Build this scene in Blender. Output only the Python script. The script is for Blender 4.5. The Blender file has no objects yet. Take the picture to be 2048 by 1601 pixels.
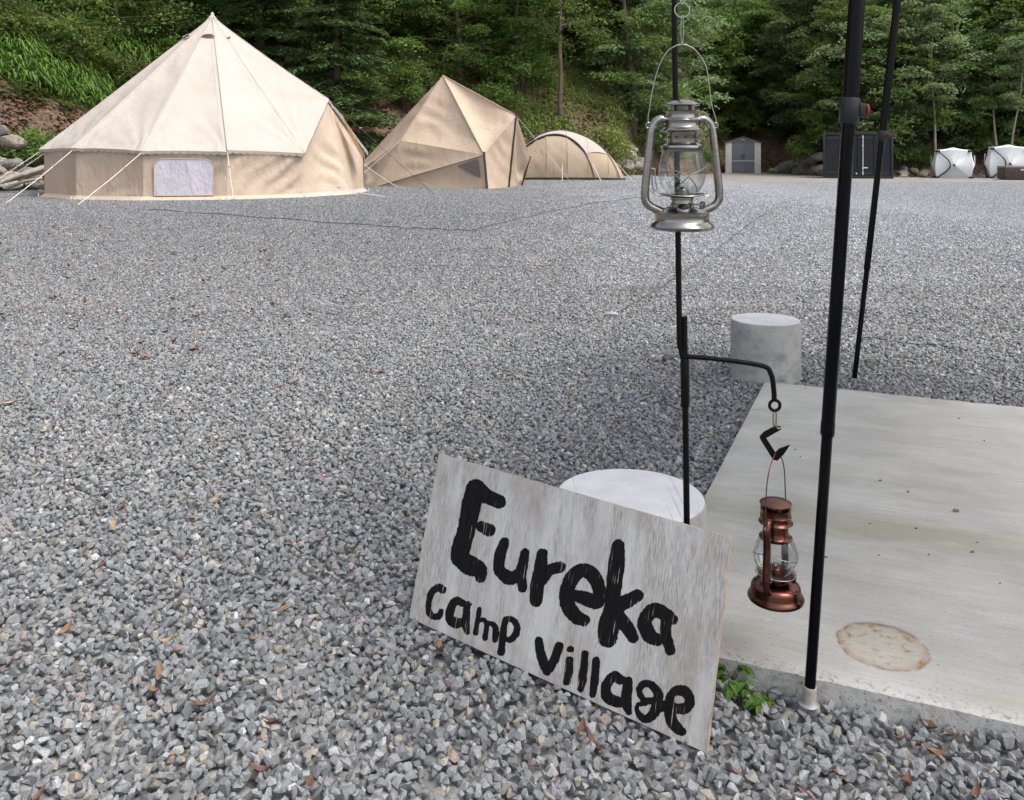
import bpy, bmesh, math, random
import numpy as np
from mathutils import Vector, Matrix, noise as mnoise

random.seed(7)
rng = np.random.default_rng(7)
R = math.radians
scene = bpy.context.scene
COL = scene.collection

# ------------------------------------------------------------------ camera
CAM_H = 1.1
cam_data = bpy.data.cameras.new("camera")
cam = bpy.data.objects.new("camera", cam_data)
COL.objects.link(cam)
cam.location = (0, 0, CAM_H)
cam.rotation_euler = (R(90), 0, 0)
cam_data.sensor_width = 36.0
cam_data.lens = 36.0 * 1750 / 2048
cam_data.shift_y = -(800.5 - 308) / 2048
cam_data.clip_start = 0.05
cam_data.clip_end = 1000
scene.camera = cam

# ------------------------------------------------------------------ sky, sun, exposure
SUN_EL, SUN_AZ = R(60), R(118)          # azimuth clockwise from +Y (the view direction)
world = bpy.data.worlds.new("World")
scene.world = world
world.use_nodes = True
wn = world.node_tree
bg = wn.nodes["Background"]
skyn = wn.nodes.new("ShaderNodeTexSky")
skyn.sky_type = 'NISHITA'
skyn.sun_disc = False
skyn.sun_elevation = SUN_EL
skyn.sun_rotation = SUN_AZ
skyn.air_density = 1.0
skyn.dust_density = 4.0
skyn.ozone_density = 0.6
hs = wn.nodes.new("ShaderNodeHueSaturation")      # thin even cloud: the same sky, paler
hs.inputs['Saturation'].default_value = .5
wn.links.new(skyn.outputs[0], hs.inputs['Color'])
wn.links.new(hs.outputs[0], bg.inputs[0])
bg.inputs[1].default_value = 0.15
sun_data = bpy.data.lights.new("sun", 'SUN')
sun_data.energy = 1.25
sun_data.angle = R(30)
sun_data.color = (1.0, 0.95, 0.88)
sun = bpy.data.objects.new("sun", sun_data)
COL.objects.link(sun)
sd = Vector((math.sin(SUN_AZ) * math.cos(SUN_EL), math.cos(SUN_AZ) * math.cos(SUN_EL), math.sin(SUN_EL)))
sun.rotation_euler = (-sd).to_track_quat('-Z', 'Y').to_euler()
sun.location = sd * 60
scene.view_settings.view_transform = 'Standard'
scene.view_settings.look = 'None'
scene.view_settings.gamma = 1.0
scene.view_settings.use_curve_mapping = False
scene.view_settings.exposure = 1.0

# ------------------------------------------------------------------ materials
def new_mat(name):
    m = bpy.data.materials.new(name)
    m.use_nodes = True
    nt = m.node_tree
    nt.nodes.clear()
    return m, nt

class N:
    """tiny node helper"""
    def __init__(s, nt): s.nt = nt
    def __call__(s, t, **kw):
        n = s.nt.nodes.new(t)
        for k, v in kw.items(): setattr(n, k, v)
        return n
    def link(s, a, b): s.nt.links.new(a, b)
    def ramp(s, fac, stops):
        r = s('ShaderNodeValToRGB')
        el = r.color_ramp.elements
        while len(el) > 1: el.remove(el[-1])
        el[0].position = stops[0][0]; el[0].color = (*stops[0][1], 1)
        for p, c in stops[1:]:
            e = el.new(p); e.color = (*c, 1)
        s.link(fac, r.inputs[0])
        return r.outputs[0]
    def noise(s, vec, scale, detail=4, rough=.55, dist=0):
        n = s('ShaderNodeTexNoise')
        n.inputs['Scale'].default_value = scale
        n.inputs['Detail'].default_value = detail
        n.inputs['Roughness'].default_value = rough
        n.inputs['Distortion'].default_value = dist
        if vec is not None: s.link(vec, n.inputs['Vector'])
        return n.outputs['Fac']
    def mapping(s, vec, scale=(1, 1, 1), rot=(0, 0, 0), loc=(0, 0, 0)):
        n = s('ShaderNodeMapping')
        n.inputs['Scale'].default_value = scale
        n.inputs['Rotation'].default_value = rot
        n.inputs['Location'].default_value = loc
        s.link(vec, n.inputs['Vector'])
        return n.outputs[0]
    def mix(s, fac, a, b, mode='MIX'):
        n = s('ShaderNodeMix', data_type='RGBA', blend_type=mode)
        for v, i in ((fac, 0), (a, 6), (b, 7)):
            if isinstance(v, (int, float)): n.inputs[i].default_value = v
            elif isinstance(v, tuple): n.inputs[i].default_value = (*v, 1)
            else: s.link(v, n.inputs[i])
        return n.outputs[2]
    def math(s, op, a, b=None, clamp=False):
        n = s('ShaderNodeMath', operation=op, use_clamp=clamp)
        for v, i in ((a, 0), (b, 1)):
            if v is None: continue
            if isinstance(v, (int, float)): n.inputs[i].default_value = v
            else: s.link(v, n.inputs[i])
        return n.outputs[0]
    def bump(s, h, strength, dist):
        n = s('ShaderNodeBump')
        n.inputs['Strength'].default_value = strength
        n.inputs['Distance'].default_value = dist
        s.link(h, n.inputs['Height'])
        return n.outputs[0]
    def principled(s, color, rough=.6, metal=0., normal=None, spec=.5, out=True):
        p = s('ShaderNodeBsdfPrincipled')
        if isinstance(color, tuple): p.inputs['Base Color'].default_value = (*color, 1)
        else: s.link(color, p.inputs['Base Color'])
        if isinstance(rough, (int, float)): p.inputs['Roughness'].default_value = rough
        else: s.link(rough, p.inputs['Roughness'])
        p.inputs['Metallic'].default_value = metal
        p.inputs['Specular IOR Level'].default_value = spec
        if normal is not None: s.link(normal, p.inputs['Normal'])
        if out: s.out(p.outputs[0])
        return p
    def out(s, sh):
        o = s('ShaderNodeOutputMaterial')
        s.link(sh, o.inputs[0])
    def obj(s): return s('ShaderNodeTexCoord').outputs['Object']
    def pos(s): return s('ShaderNodeNewGeometry').outputs['Position']

def simple(name, color, rough=.6, metal=0., var=.25, scale=8., bump=0., bscale=60., spec=.5):
    m, nt = new_mat(name); n = N(nt)
    c = n.obj()
    f = n.noise(c, scale, 5)
    lo = tuple(x * (1 - var) for x in color); hi = tuple(min(1, x * (1 + var)) for x in color)
    col = n.ramp(f, [(.3, lo), (.7, hi)])
    nor = n.bump(n.noise(c, bscale, 4), bump, .01) if bump else None
    n.principled(col, rough, metal, nor, spec)
    return m

M = {}
# ---- gravel stones: colour per stone comes with the mesh
m, nt = new_mat("crushed_stone"); n = N(nt)
a = n('ShaderNodeAttribute', attribute_name="tone")
f = n.noise(n.pos(), 320, 3)
col = n.mix(1.0, a.outputs['Color'], n.ramp(f, [(.3, (.72, .72, .72)), (.7, (1.2, 1.2, 1.2))]), 'MULTIPLY')
n.principled(col, .74, 0, n.bump(n.noise(n.pos(), 260, 4), .5, .003), .4)
M['stone'] = m
# ---- gravel ground sheet
m, nt = new_mat("gravel_ground"); n = N(nt)
p = n.pos()
v = n('ShaderNodeTexVoronoi'); v.inputs['Scale'].default_value = 42; n.link(p, v.inputs['Vector'])
cell = n('ShaderNodeSeparateColor'); n.link(v.outputs['Color'], cell.inputs[0])
stone = n.ramp(cell.outputs[0], [(0, (.12, .12, .12)), (.35, (.19, .19, .19)), (.7, (.265, .265, .262)), (.93, (.36, .355, .34)), (1, (.46, .45, .43))])
dirt = n.ramp(n.noise(p, .35, 5), [(.35, (.85, .85, .86)), (.65, (1.12, 1.1, 1.06))])
col = n.mix(1.0, stone, dirt, 'MULTIPLY')
# bare packed earth showing through the thin stone at the far edge of the yard
s = n('ShaderNodeSeparateXYZ'); n.link(p, s.inputs[0])
edge = n.math('MULTIPLY', n.math('SUBTRACT', n.math('ADD', s.outputs[1], n.math('MULTIPLY', n.noise(p, .6, 4), 4.0)), 34.0), .5, True)
col = n.mix(n.math('MULTIPLY', edge, .7), col, (.25, .23, .205))
h = n.math('SUBTRACT', 1.0, v.outputs['Distance'])
n.principled(col, .9, 0, n.bump(h, 1.0, .012), .3)
M['ground'] = m
# ---- forest soil
m, nt = new_mat("forest_soil"); n = N(nt)
p = n.pos()
col = n.ramp(n.noise(p, .55, 7, .6), [(.3, (.085, .058, .04)), (.5, (.16, .108, .074)), (.62, (.215, .15, .105)), (.75, (.11, .10, .055))])
col = n.mix(n.ramp(n.noise(p, 9, 5, .7), [(.45, (0, 0, 0)), (.6, (.6, .6, .6))]), col, (.25, .17, .12))
n.principled(col, .95, 0, n.bump(n.noise(p, 6, 8, .7), 1.0, .15), .2)
M['soil'] = m
# ---- concrete
def concrete(name, base, stains):
    m, nt = new_mat(name); n = N(nt)
    c = n.obj()
    fine = n.noise(c, 90, 5, .6)
    streak = n.noise(n.mapping(c, (2.5, 70, 8)), 3.0, 6, .65)
    cloud = n.noise(c, 3.2, 5, .6)
    col = n.mix(n.ramp(cloud, [(.35, (0, 0, 0)), (.65, (1, 1, 1))]), tuple(x * .84 for x in base), tuple(x * 1.08 for x in base))
    if stains:
        col = n.mix(n.ramp(streak, [(.38, (.0,) * 3), (.62, (.45,) * 3)]), col, tuple(x * .70 for x in base))
        band = n.noise(n.mapping(c, (.9, 2.4, 1), loc=(3.1, 1.7, 0)), 2.2, 6, .62)
        col = n.mix(n.ramp(band, [(.50, (.0,) * 3), (.72, (.5,) * 3)]), col, (.25, .245, .18))
        # algae creeping along a low spot
        sa = n('ShaderNodeSeparateXYZ'); n.link(c, sa.inputs[0])
        ax = n.math('DIVIDE', n.math('SUBTRACT', sa.outputs[0], .34), .95); ay = n.math('DIVIDE', n.math('SUBTRACT', sa.outputs[1], .80), .17)
        ad = n.math('SQRT', n.math('ADD', n.math('MULTIPLY', ax, ax), n.math('MULTIPLY', ay, ay)))
        ad = n.math('ADD', ad, n.math('MULTIPLY', n.math('SUBTRACT', n.noise(n.mapping(c, (3, 9, 1)), 2.0, 5, .65), .5), 1.6))
        col = n.mix(n.ramp(ad, [(.2, (.48,) * 3), (1.1, (0,) * 3)]), col, (.20, .20, .11))
        # dark damp streaks along the trowelling
        st2 = n.noise(n.mapping(c, (1.0, 3.4, 1), loc=(0, 4, 0)), 2.4, 7, .66)
        col = n.mix(n.ramp(st2, [(.50, (.0,) * 3), (.72, (.55,) * 3)]), col, (.23, .23, .225))
        # rust ring left by a can
        s = n('ShaderNodeSeparateXYZ'); n.link(c, s.inputs[0])
        wob = n.math('MULTIPLY', n.math('SUBTRACT', n.noise(c, 17, 5, .65), .5), .022)
        dx = n.math('SUBTRACT', s.outputs[0], .499); dy = n.math('SUBTRACT', s.outputs[1], .172)
        d = n.math('SQRT', n.math('ADD', n.math('MULTIPLY', dx, dx), n.math('MULTIPLY', dy, dy)))
        d = n.math('ADD', d, wob)
        ring = n.ramp(d, [(.070, (0, 0, 0)), (.086, (.5,) * 3), (.0905, (1,) * 3), (.094, (0, 0, 0))])
        inner = n.ramp(d, [(.084, (1, 1, 1)), (.093, (0, 0, 0))])
        blot = n.ramp(n.noise(c, 34, 5, .65), [(.54, (0,) * 3), (.68, (1,) * 3)])
        patch = n.mix(1.0, inner, blot, 'MULTIPLY')
        col = n.mix(n.mix(1.0, ring, n.ramp(n.noise(c, 38, 5, .6), [(.36, (.08,) * 3), (.6, (1,) * 3)]), 'MULTIPLY'), col, (.17, .08, .016))
        col = n.mix(n.math('MULTIPLY', inner, .17), col, (.34, .235, .07))
        arc = n.math('MULTIPLY', n.ramp(d, [(.078, (0,) * 3), (.090, (1,) * 3), (.1, (0,) * 3)]), n.ramp(n.math('ADD', n.math('MULTIPLY', dy, 6.0), n.math('MULTIPLY', n.noise(c, 40, 4), .25)), [(.5, (0,) * 3), (.66, (.8,) * 3)]))
        col = n.mix(arc, col, (.13, .125, .12))
        col = n.mix(n.math('MULTIPLY', patch, .85), col, (.22, .11, .022))
        # worn arris: pale and pitted
        wear = n.math('MULTIPLY', n.ramp(s.outputs[1], [(.0, (1,) * 3), (.045, (0,) * 3)]), n.ramp(n.noise(c, 45, 5, .7), [(.42, (0,) * 3), (.52, (1,) * 3)]))
        col = n.mix(n.math('MULTIPLY', wear, .55), col, (.56, .55, .52))
        spk = n.math('MULTIPLY', n.ramp(s.outputs[1], [(.01, (1,) * 3), (.05, (0,) * 3)]), n.ramp(n.noise(c, 110, 3), [(.58, (0,) * 3), (.64, (1,) * 3)]))
        col = n.mix(n.math('MULTIPLY', spk, .7), col, (.16, .155, .145))
    else:
        blot = n.ramp(n.noise(c, 11, 6, .65), [(.46, (0,) * 3), (.66, (.85,) * 3)])
        col = n.mix(blot, col, tuple(x * .55 for x in base))
    pits = n.ramp(n.noise(c, 150, 2), [(.64, (0,) * 3), (.70, (.85,) * 3)])
    col = n.mix(pits, col, tuple(x * .45 for x in base))
    h = n.math('ADD', n.math('MULTIPLY', streak, 1.0 if stains else .1), n.math('MULTIPLY', fine, .8))
    n.principled(col, .85, 0, n.bump(h, .35, .006), .3)
    return m
M['slab'] = concrete("broomed_concrete", (.42, .41, .38), True)
M['pier'] = concrete("pier_concrete", (.40, .395, .38), False)
# white-washed top of the piers
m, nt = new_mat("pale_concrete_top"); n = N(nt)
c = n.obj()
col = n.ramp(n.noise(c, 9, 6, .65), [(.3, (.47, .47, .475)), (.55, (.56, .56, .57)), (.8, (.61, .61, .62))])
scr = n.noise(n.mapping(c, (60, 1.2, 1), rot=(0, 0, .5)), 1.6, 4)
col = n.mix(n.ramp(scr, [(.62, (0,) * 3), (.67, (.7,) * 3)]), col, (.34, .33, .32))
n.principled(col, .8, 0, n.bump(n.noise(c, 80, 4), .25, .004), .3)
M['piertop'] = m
# ---- plywood with brushed paint
m, nt = new_mat("weathered_plywood_paint"); n = N(nt)
c = n.obj()
grain = n.noise(n.mapping(c, (210, 24, 20)), 1.6, 7, .7, .4)
wide = n.noise(n.mapping(c, (9, 1.5, 4)), 1.7, 6, .65, .6)
col = n.ramp(grain, [(.28, (.20, .185, .165)), (.5, (.40, .385, .36)), (.70, (.58, .57, .55))])
col = n.mix(n.ramp(wide, [(.45, (0,) * 3), (.60, (.7,) * 3)]), col, (.58, .58, .585))
col = n.mix(n.ramp(n.noise(n.mapping(c, (5, 3, 3)), 1.5, 5), [(.50, (0,) * 3), (.68, (.6,) * 3)]), col, (.30, .26, .225))
s = n('ShaderNodeSeparateXYZ'); n.link(c, s.inputs[0])
edge = n.math('MULTIPLY', n.math('SUBTRACT', .1, s.outputs[1], ), 5.0, True)
col = n.mix(n.math('MULTIPLY', edge, n.ramp(n.noise(c, 22, 4), [(.4, (0,) * 3), (.65, (1,) * 3)])), col, (.27, .22, .18))
ink = n('ShaderNodeAttribute', attribute_name="ink")
rag = n.math('MULTIPLY', n.math('SUBTRACT', n.noise(n.mapping(c, (1, .3, 1)), 260, 4), .5), 6.0)
inkd = n.math('ADD', ink.outputs['Fac'], rag)
mask = n.math('MULTIPLY', n.math('SUBTRACT', inkd, -.5), 1.0, True)
dry = n.ramp(n.math('ADD', n.noise(n.mapping(c, (210, 7, 10), loc=(.3, .2, 0)), 1.5, 4, .55), n.math('MULTIPLY', n.math('SUBTRACT', n.noise(c, 14, 2), .5), .45)), [(.285, (.12,) * 3), (.335, (1,) * 3)])
mask = n.math('MULTIPLY', mask, dry)
pc = n.ramp(n.noise(n.mapping(c, (120, 12, 10)), 1.5, 4), [(.35, (.004, .004, .004)), (.7, (.012, .0115, .0115))])
col = n.mix(mask, col, pc)
rough = n.ramp(mask, [(0, (.85,) * 3), (1, (.7,) * 3)])
n.principled(col, rough, 0, n.bump(grain, .6, .0018), .12)
M['ply'] = m
M['plyedge'] = simple("plywood_edge", (.33, .27, .21), .9, 0, .4, 40)
# ---- fabrics
def fabric(name, c1, c2, wr=1.0, sc=1.0, thru=.12):
    m, nt = new_mat(name); n = N(nt)
    c = n.obj()
    f = n.noise(c, 1.3 * sc, 5)
    w = n.noise(n.mapping(c, (1, 1, .45), rot=(.2, .5, .4)), 3.0 * sc, 3, .5, .25)
    w2 = n.noise(n.mapping(c, (1, 1, .6), rot=(.5, -.4, .2)), 13 * sc, 3, .5)
    col = n.ramp(f, [(.3, c1), (.7, c2)])
    h = n.math('ADD', w, n.math('MULTIPLY', w2, .25))
    nor = n.bump(h, .75 * wr, .06)
    p = n.principled(col, .92, 0, nor, .15, out=False)
    t = n('ShaderNodeBsdfTranslucent'); n.link(col, t.inputs[0]); n.link(nor, t.inputs['Normal'])
    mx = n('ShaderNodeMixShader'); mx.inputs[0].default_value = thru
    n.link(p.outputs[0], mx.inputs[1]); n.link(t.outputs[0], mx.inputs[2])
    n.out(mx.outputs[0])
    return m
M['canvas'] = fabric("cream_canvas", (.45, .405, .36), (.495, .45, .405), .7)
M['canvas_wall'] = fabric("tan_canvas", (.51, .405, .315), (.58, .47, .375), 1.0, 1.4)
M['canvas_flap'] = fabric("orange_tan_canvas", (.60, .40, .22), (.66, .46, .27), 1.0)
M['tan'] = fabric("beige_polycotton", (.46, .36, .275), (.525, .42, .325), .9)
M['tan3'] = fabric("khaki_nylon", (.35, .275, .20), (.405, .325, .24), .9)
M['tan3pale'] = fabric("pale_nylon", (.41, .375, .34), (.46, .425, .39), .7)
M['lilac'] = fabric("lilac_window_cloth", (.53, .505, .57), (.60, .57, .635), 1.0, 1.6)
M['tarp'] = fabric("thin_cream_tarp", (.78, .77, .74), (.82, .81, .78), .4, 1.0, .6)
M['whitecloth'] = fabric("white_nylon", (.74, .76, .76), (.80, .82, .82), .35)
M['greycloth'] = fabric("pale_grey_nylon", (.58, .60, .60), (.64, .66, .66), .35)
m, nt = new_mat("insect_mesh"); n = N(nt)
n.principled(n.ramp(n.noise(n.obj(), 30, 3), [(.3, (.10, .085, .075)), (.7, (.17, .145, .125))]), .8, 0, None, .2)
M['mesh'] = m
M['darkstrap'] = simple("dark_brown_webbing", (.035, .028, .024), .8)
M['rope'] = simple("white_rope", (.66, .63, .58), .9, 0, .2, 60)
M['blackrope'] = simple("dark_cord", (.05, .05, .055), .9)
M['peg'] = simple("galvanised_peg", (.36, .37, .38), .45, .6)
# ---- metals
def metal(name, color, rough, sc=12., var=.18, aniso=(1, 1, 30)):
    m, nt = new_mat(name); n = N(nt)
    c = n.obj()
    f = n.noise(n.mapping(c, aniso), sc, 5, .6)
    lo = tuple(x * (1 - var) for x in color); hi = tuple(min(1, x * (1 + var)) for x in color)
    col = n.ramp(f, [(.3, lo), (.7, hi)])
    rg = n.ramp(n.noise(c, 25, 4), [(.3, (rough * .75,) * 3), (.7, (rough * 1.3,) * 3)])
    n.principled(col, rg, 1.0, n.bump(f, .06, .002))
    return m
M['pewter'] = metal("brushed_pewter", (.29, .28, .26), .2, 6)
M['pewter_dark'] = metal("dark_pewter", (.16, .155, .145), .35)
M['copper'] = metal("aged_copper", (.135, .057, .042), .27, 7, .5, (1, 1, 8))
M['copper_dark'] = metal("dark_copper", (.16, .085, .065), .38)
M['wire'] = metal("steel_wire", (.34, .33, .30), .35)
M['iron'] = simple("black_iron", (.0045, .004, .004), .36, 0, .4, 60, .2, 300, .15)
M['pole'] = simple("black_coated_pole", (.0025, .0028, .0045), .16, 0, .2, 20, 0, 60, .14)
M['pole_clamp'] = simple("dark_grey_plastic", (.008, .0085, .011), .4)
M['red'] = simple("red_plastic", (.30, .02, .03), .4)
M['ferrule'] = simple("worn_white_ferrule", (.50, .46, .41), .5, .3, .3, 50)
m, nt = new_mat("clear_glass"); n = N(nt)
tr = n('ShaderNodeBsdfTransparent'); tr.inputs[0].default_value = (.93, .95, .94, 1)
gl = n('ShaderNodeBsdfGlossy'); gl.inputs['Roughness'].default_value = .03
fr = n('ShaderNodeFresnel'); fr.inputs[0].default_value = 1.5
fac = n.math('ADD', n.math('MULTIPLY', fr.outputs[0], .6), .02)
mx = n('ShaderNodeMixShader'); n.link(fac, mx.inputs[0]); n.link(tr.outputs[0], mx.inputs[1]); n.link(gl.outputs[0], mx.inputs[2])
n.out(mx.outputs[0])
M['glass'] = m
M['wick'] = simple("cotton_wick", (.5, .46, .38), .9)
# ---- plastics, steel box
M['shed_dark'] = simple("slate_grey_plastic", (.17, .175, .205), .6, 0, .12, 3)
M['shed_light'] = simple("pale_grey_plastic", (.64, .64, .62), .6, 0, .1, 3)
M['container'] = simple("dark_slate_steel", (.016, .019, .023), .5, 0, .25, 2)
M['white_steel'] = simple("white_painted_steel", (.7, .7, .7), .5)
M['wicker'] = simple("brown_wicker", (.075, .045, .045), .7, 0, .4, 14, .6, 40)
M['tubtop'] = simple("grey_brown_cover", (.16, .135, .125), .6, 0, .2, 6)
M['blackplastic'] = simple("black_plastic", (.012, .014, .016), .5)
# ---- rock and wood
m, nt = new_mat("boulder_stone"); n = N(nt)
oi = n('ShaderNodeObjectInfo')
c = n.obj()
base = n.ramp(oi.outputs['Random'], [(0, (.20, .195, .185)), (.4, (.32, .30, .275)), (.7, (.27, .215, .17)), (1, (.42, .41, .39))])
col = n.mix(1.0, base, n.ramp(n.noise(c, 4, 6, .65), [(.3, (.55,) * 3), (.7, (1.25,) * 3)]), 'MULTIPLY')
col = n.mix(n.ramp(n.noise(c, 2.2, 4), [(.55, (0,) * 3), (.68, (.6,) * 3)]), col, (.085, .10, .04))
n.principled(col, .9, 0, n.bump(n.noise(c, 7, 7, .65), .8, .05), .3)
M['rock'] = m
M['log'] = simple("weathered_log", (.33, .29, .245), .9, 0, .35, 7, .5, 30)
M['bark'] = simple("brown_bark", (.105, .08, .058), .95, 0, .4, 5, .8, 20)
M['palebark'] = simple("pale_bark", (.34, .30, .23), .9, 0, .3, 6, .5, 20)
# ---- leaves
def leafmat(name, dark, light, trans=.45, rvar=.4):
    m, nt = new_mat(name); n = N(nt)
    a = n('ShaderNodeAttribute', attribute_name="tint")
    oi = n('ShaderNodeObjectInfo')
    col = n.mix(a.outputs['Fac'], dark, light)
    hv = n('ShaderNodeHueSaturation')
    hv.inputs['Hue'].default_value = .5
    n.link(n.math('ADD', n.math('MULTIPLY', oi.outputs['Random'], rvar), 1 - rvar * .5), hv.inputs['Value'])
    n.link(n.math('ADD', n.math('MULTIPLY', oi.outputs['Random'], .035), .4825), hv.inputs['Hue'])
    n.link(col, hv.inputs['Color'])
    p = n.principled(hv.outputs[0], .55, 0, None, .35, out=False)
    t = n('ShaderNodeBsdfTranslucent'); n.link(hv.outputs[0], t.inputs[0])
    mx = n('ShaderNodeMixShader'); mx.inputs[0].default_value = trans
    n.link(p.outputs[0], mx.inputs[1]); n.link(t.outputs[0], mx.inputs[2])
    n.out(mx.outputs[0])
    return m
M['leaf'] = leafmat("broad_leaves", (.076, .128, .028), (.195, .28, .066))
M['leafpale'] = leafmat("pale_leaves", (.105, .16, .06), (.27, .34, .15))
M['fir'] = leafmat("fir_needles", (.046, .082, .028), (.11, .165, .055), .3)
M['bush'] = leafmat("bush_leaves", (.070, .12, .022), (.17, .245, .05))
M['fern'] = leafmat("fern_fronds", (.055, .105, .016), (.155, .245, .04), .4)
M['grassblade'] = leafmat("bank_grass", (.13, .18, .04), (.31, .36, .11), .4)
M['cover'] = leafmat("ground_cover", (.055, .09, .022), (.15, .19, .05))
M['deadlitter'] = leafmat("dead_leaf_litter", (.07, .04, .022), (.22, .135, .075), .15)
M['weed'] = leafmat("weed_leaves", (.06, .14, .02), (.12, .24, .035), .4, .1)
M['dl_orange'] = simple("orange_brown_leaf", (.20, .105, .055), .7, 0, .35, 70)
M['dl_brown'] = simple("dark_brown_leaf", (.11, .055, .032), .65, 0, .4, 70)
M['dl_tan'] = simple("tan_leaf", (.30, .215, .125), .75, 0, .3, 70)
M['dl_red'] = simple("red_brown_leaf", (.115, .048, .033), .65, 0, .4, 70)

# ------------------------------------------------------------------ object helpers
def tag(o, label=None, cat=None, group=None, kind=None):
    if label: o["label"] = label
    if cat: o["category"] = cat
    if group: o["group"] = group
    if kind: o["kind"] = kind
    return o

def link(o, parent=None):
    COL.objects.link(o)
    if parent is not None: o.parent = parent
    return o

def empty(name, loc=(0, 0, 0), rz=0.):
    o = bpy.data.objects.new(name, None)
    o.empty_display_size = .1
    o.location = loc; o.rotation_euler = (0, 0, rz)
    COL.objects.link(o)
    return o

def copy_tree(o, parent=None):
    c = o.copy(); COL.objects.link(c); c.parent = parent
    for ch in o.children: copy_tree(ch, c)
    return c

def np_mesh(name, V, F, attrs=(), smooth=False):
    """V (n,3); F (m,k) with a constant k"""
    V = np.ascontiguousarray(V, np.float32); F = np.ascontiguousarray(F, np.int32)
    me = bpy.data.meshes.new(name)
    k = F.shape[1]
    me.vertices.add(len(V)); me.vertices.foreach_set('co', V.ravel())
    me.loops.add(F.size); me.loops.foreach_set('vertex_index', F.ravel())
    me.polygons.add(len(F))
    me.polygons.foreach_set('loop_start', np.arange(0, F.size, k, dtype=np.int32))
    for nm, typ, data in attrs:
        at = me.attributes.new(nm, typ, 'POINT')
        if typ == 'FLOAT': at.data.foreach_set('value', np.ascontiguousarray(data, np.float32).ravel())
        elif typ == 'FLOAT_COLOR': at.data.foreach_set('color', np.ascontiguousarray(data, np.float32).ravel())
        elif typ == 'FLOAT_VECTOR': at.data.foreach_set('vector', np.ascontiguousarray(data, np.float32).ravel())
        elif typ == 'INT': at.data.foreach_set('value', np.ascontiguousarray(data, np.int32).ravel())
    me.update(calc_edges=True)
    if smooth: me.shade_smooth()
    else: me.shade_flat()
    return me

class MB:
    def __init__(s): s.v = []; s.f = []
    def add(s, vs, fs):
        o = len(s.v)
        s.v += [tuple(v) for v in vs]
        s.f += [tuple(i + o for i in f) for f in fs]
        return s
    def box(s, c, d, rz=0., rot=None):
        x, y, z = (q / 2 for q in d)
        vs = [Vector((sx * x, sy * y, sz * z)) for sx in (-1, 1) for sy in (-1, 1) for sz in (-1, 1)]
        Rm = rot if rot is not None else Matrix.Rotation(rz, 3, 'Z')
        vs = [Rm @ v + Vector(c) for v in vs]
        return s.add(vs, [(0, 1, 3, 2), (4, 6, 7, 5), (0, 4, 5, 1), (2, 3, 7, 6), (0, 2, 6, 4), (1, 5, 7, 3)])
    def tube(s, pts, r, seg=10, caps=True, closed=False):
        pts = [Vector(p) for p in pts]; n = len(pts)
        rs = r if isinstance(r, (list, tuple)) else [r] * n
        rings = []; up = None
        for i, p in enumerate(pts):
            if closed: t = pts[(i + 1) % n] - pts[i - 1]
            else: t = pts[min(i + 1, n - 1)] - pts[max(i - 1, 0)]
            t.normalize()
            if up is None:
                up = Vector((0, 0, 1)) if abs(t.z) < .9 else Vector((1, 0, 0))
            b = t.cross(up)
            if b.length < 1e-6: b = t.orthogonal()
            b.normalize(); up = b.cross(t).normalized()
            rings.append([p + (b * math.cos(2 * math.pi * k / seg) + up * math.sin(2 * math.pi * k / seg)) * rs[i] for k in range(seg)])
        vs = [v for rg in rings for v in rg]; fs = []
        for i in range(n if closed else n - 1):
            j = (i + 1) % n
            for k in range(seg):
                l = (k + 1) % seg
                fs.append((i * seg + k, i * seg + l, j * seg + l, j * seg + k))
        if caps and not closed:
            fs.append(tuple(range(seg))[::-1]); fs.append(tuple((n - 1) * seg + k for k in range(seg)))
        return s.add(vs, fs)
    def lathe(s, prof, seg=32, c=(0, 0, 0)):
        """prof: (r, z) from bottom to top; r == 0 closes"""
        vs = []; fs = []; idx = []
        for r, z in prof:
            if r <= 1e-6:
                idx.append([len(vs)]); vs.append((c[0], c[1], c[2] + z))
            else:
                idx.append(list(range(len(vs), len(vs) + seg)))
                vs += [(c[0] + r * math.cos(2 * math.pi * k / seg), c[1] + r * math.sin(2 * math.pi * k / seg), c[2] + z) for k in range(seg)]
        for a, b in zip(idx, idx[1:]):
            for k in range(seg):
                l = (k + 1) % seg
                if len(a) == 1 and len(b) == 1: continue
                if len(a) == 1: fs.append((a[0], b[l], b[k]))
                elif len(b) == 1: fs.append((a[k], a[l], b[0]))
                else: fs.append((a[k], a[l], b[l], b[k]))
        return s.add(vs, fs)
    def prism(s, poly, t, fn):
        """poly 2-D outline; fn(u, v, w) -> world; thickness t along w"""
        n = len(poly)
        vs = [fn(u, v, 0) for u, v in poly] + [fn(u, v, t) for u, v in poly]
        fs = [tuple(range(n)), tuple(range(2 * n - 1, n - 1, -1))]
        fs += [(i, (i + 1) % n, (i + 1) % n + n, i + n)[::-1] for i in range(n)]
        return s.add(vs, fs)
    def build(s, name, mat, parent=None, smooth=True, angle=35, bevel=0.):
        me = bpy.data.meshes.new(name)
        me.from_pydata(s.v, [], s.f)
        bm = bmesh.new(); bm.from_mesh(me)
        bmesh.ops.recalc_face_normals(bm, faces=bm.faces)
        if bevel:
            es = [e for e in bm.edges if len(e.link_faces) == 2 and e.calc_face_angle(0) > .6]
            bmesh.ops.bevel(bm, geom=es, offset=bevel, segments=2, affect='EDGES', profile=.6)
        bm.to_mesh(me); bm.free()
        if smooth:
            me.shade_smooth(); me.set_sharp_from_angle(angle=R(angle))
        else: me.shade_flat()
        me.materials.append(mat)
        o = bpy.data.objects.new(name, me)
        return link(o, parent)

def at(px, py, Y):
    return Vector(((px - 1024) / 1750 * Y, Y, CAM_H - (py - 308) / 1750 * Y))

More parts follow.
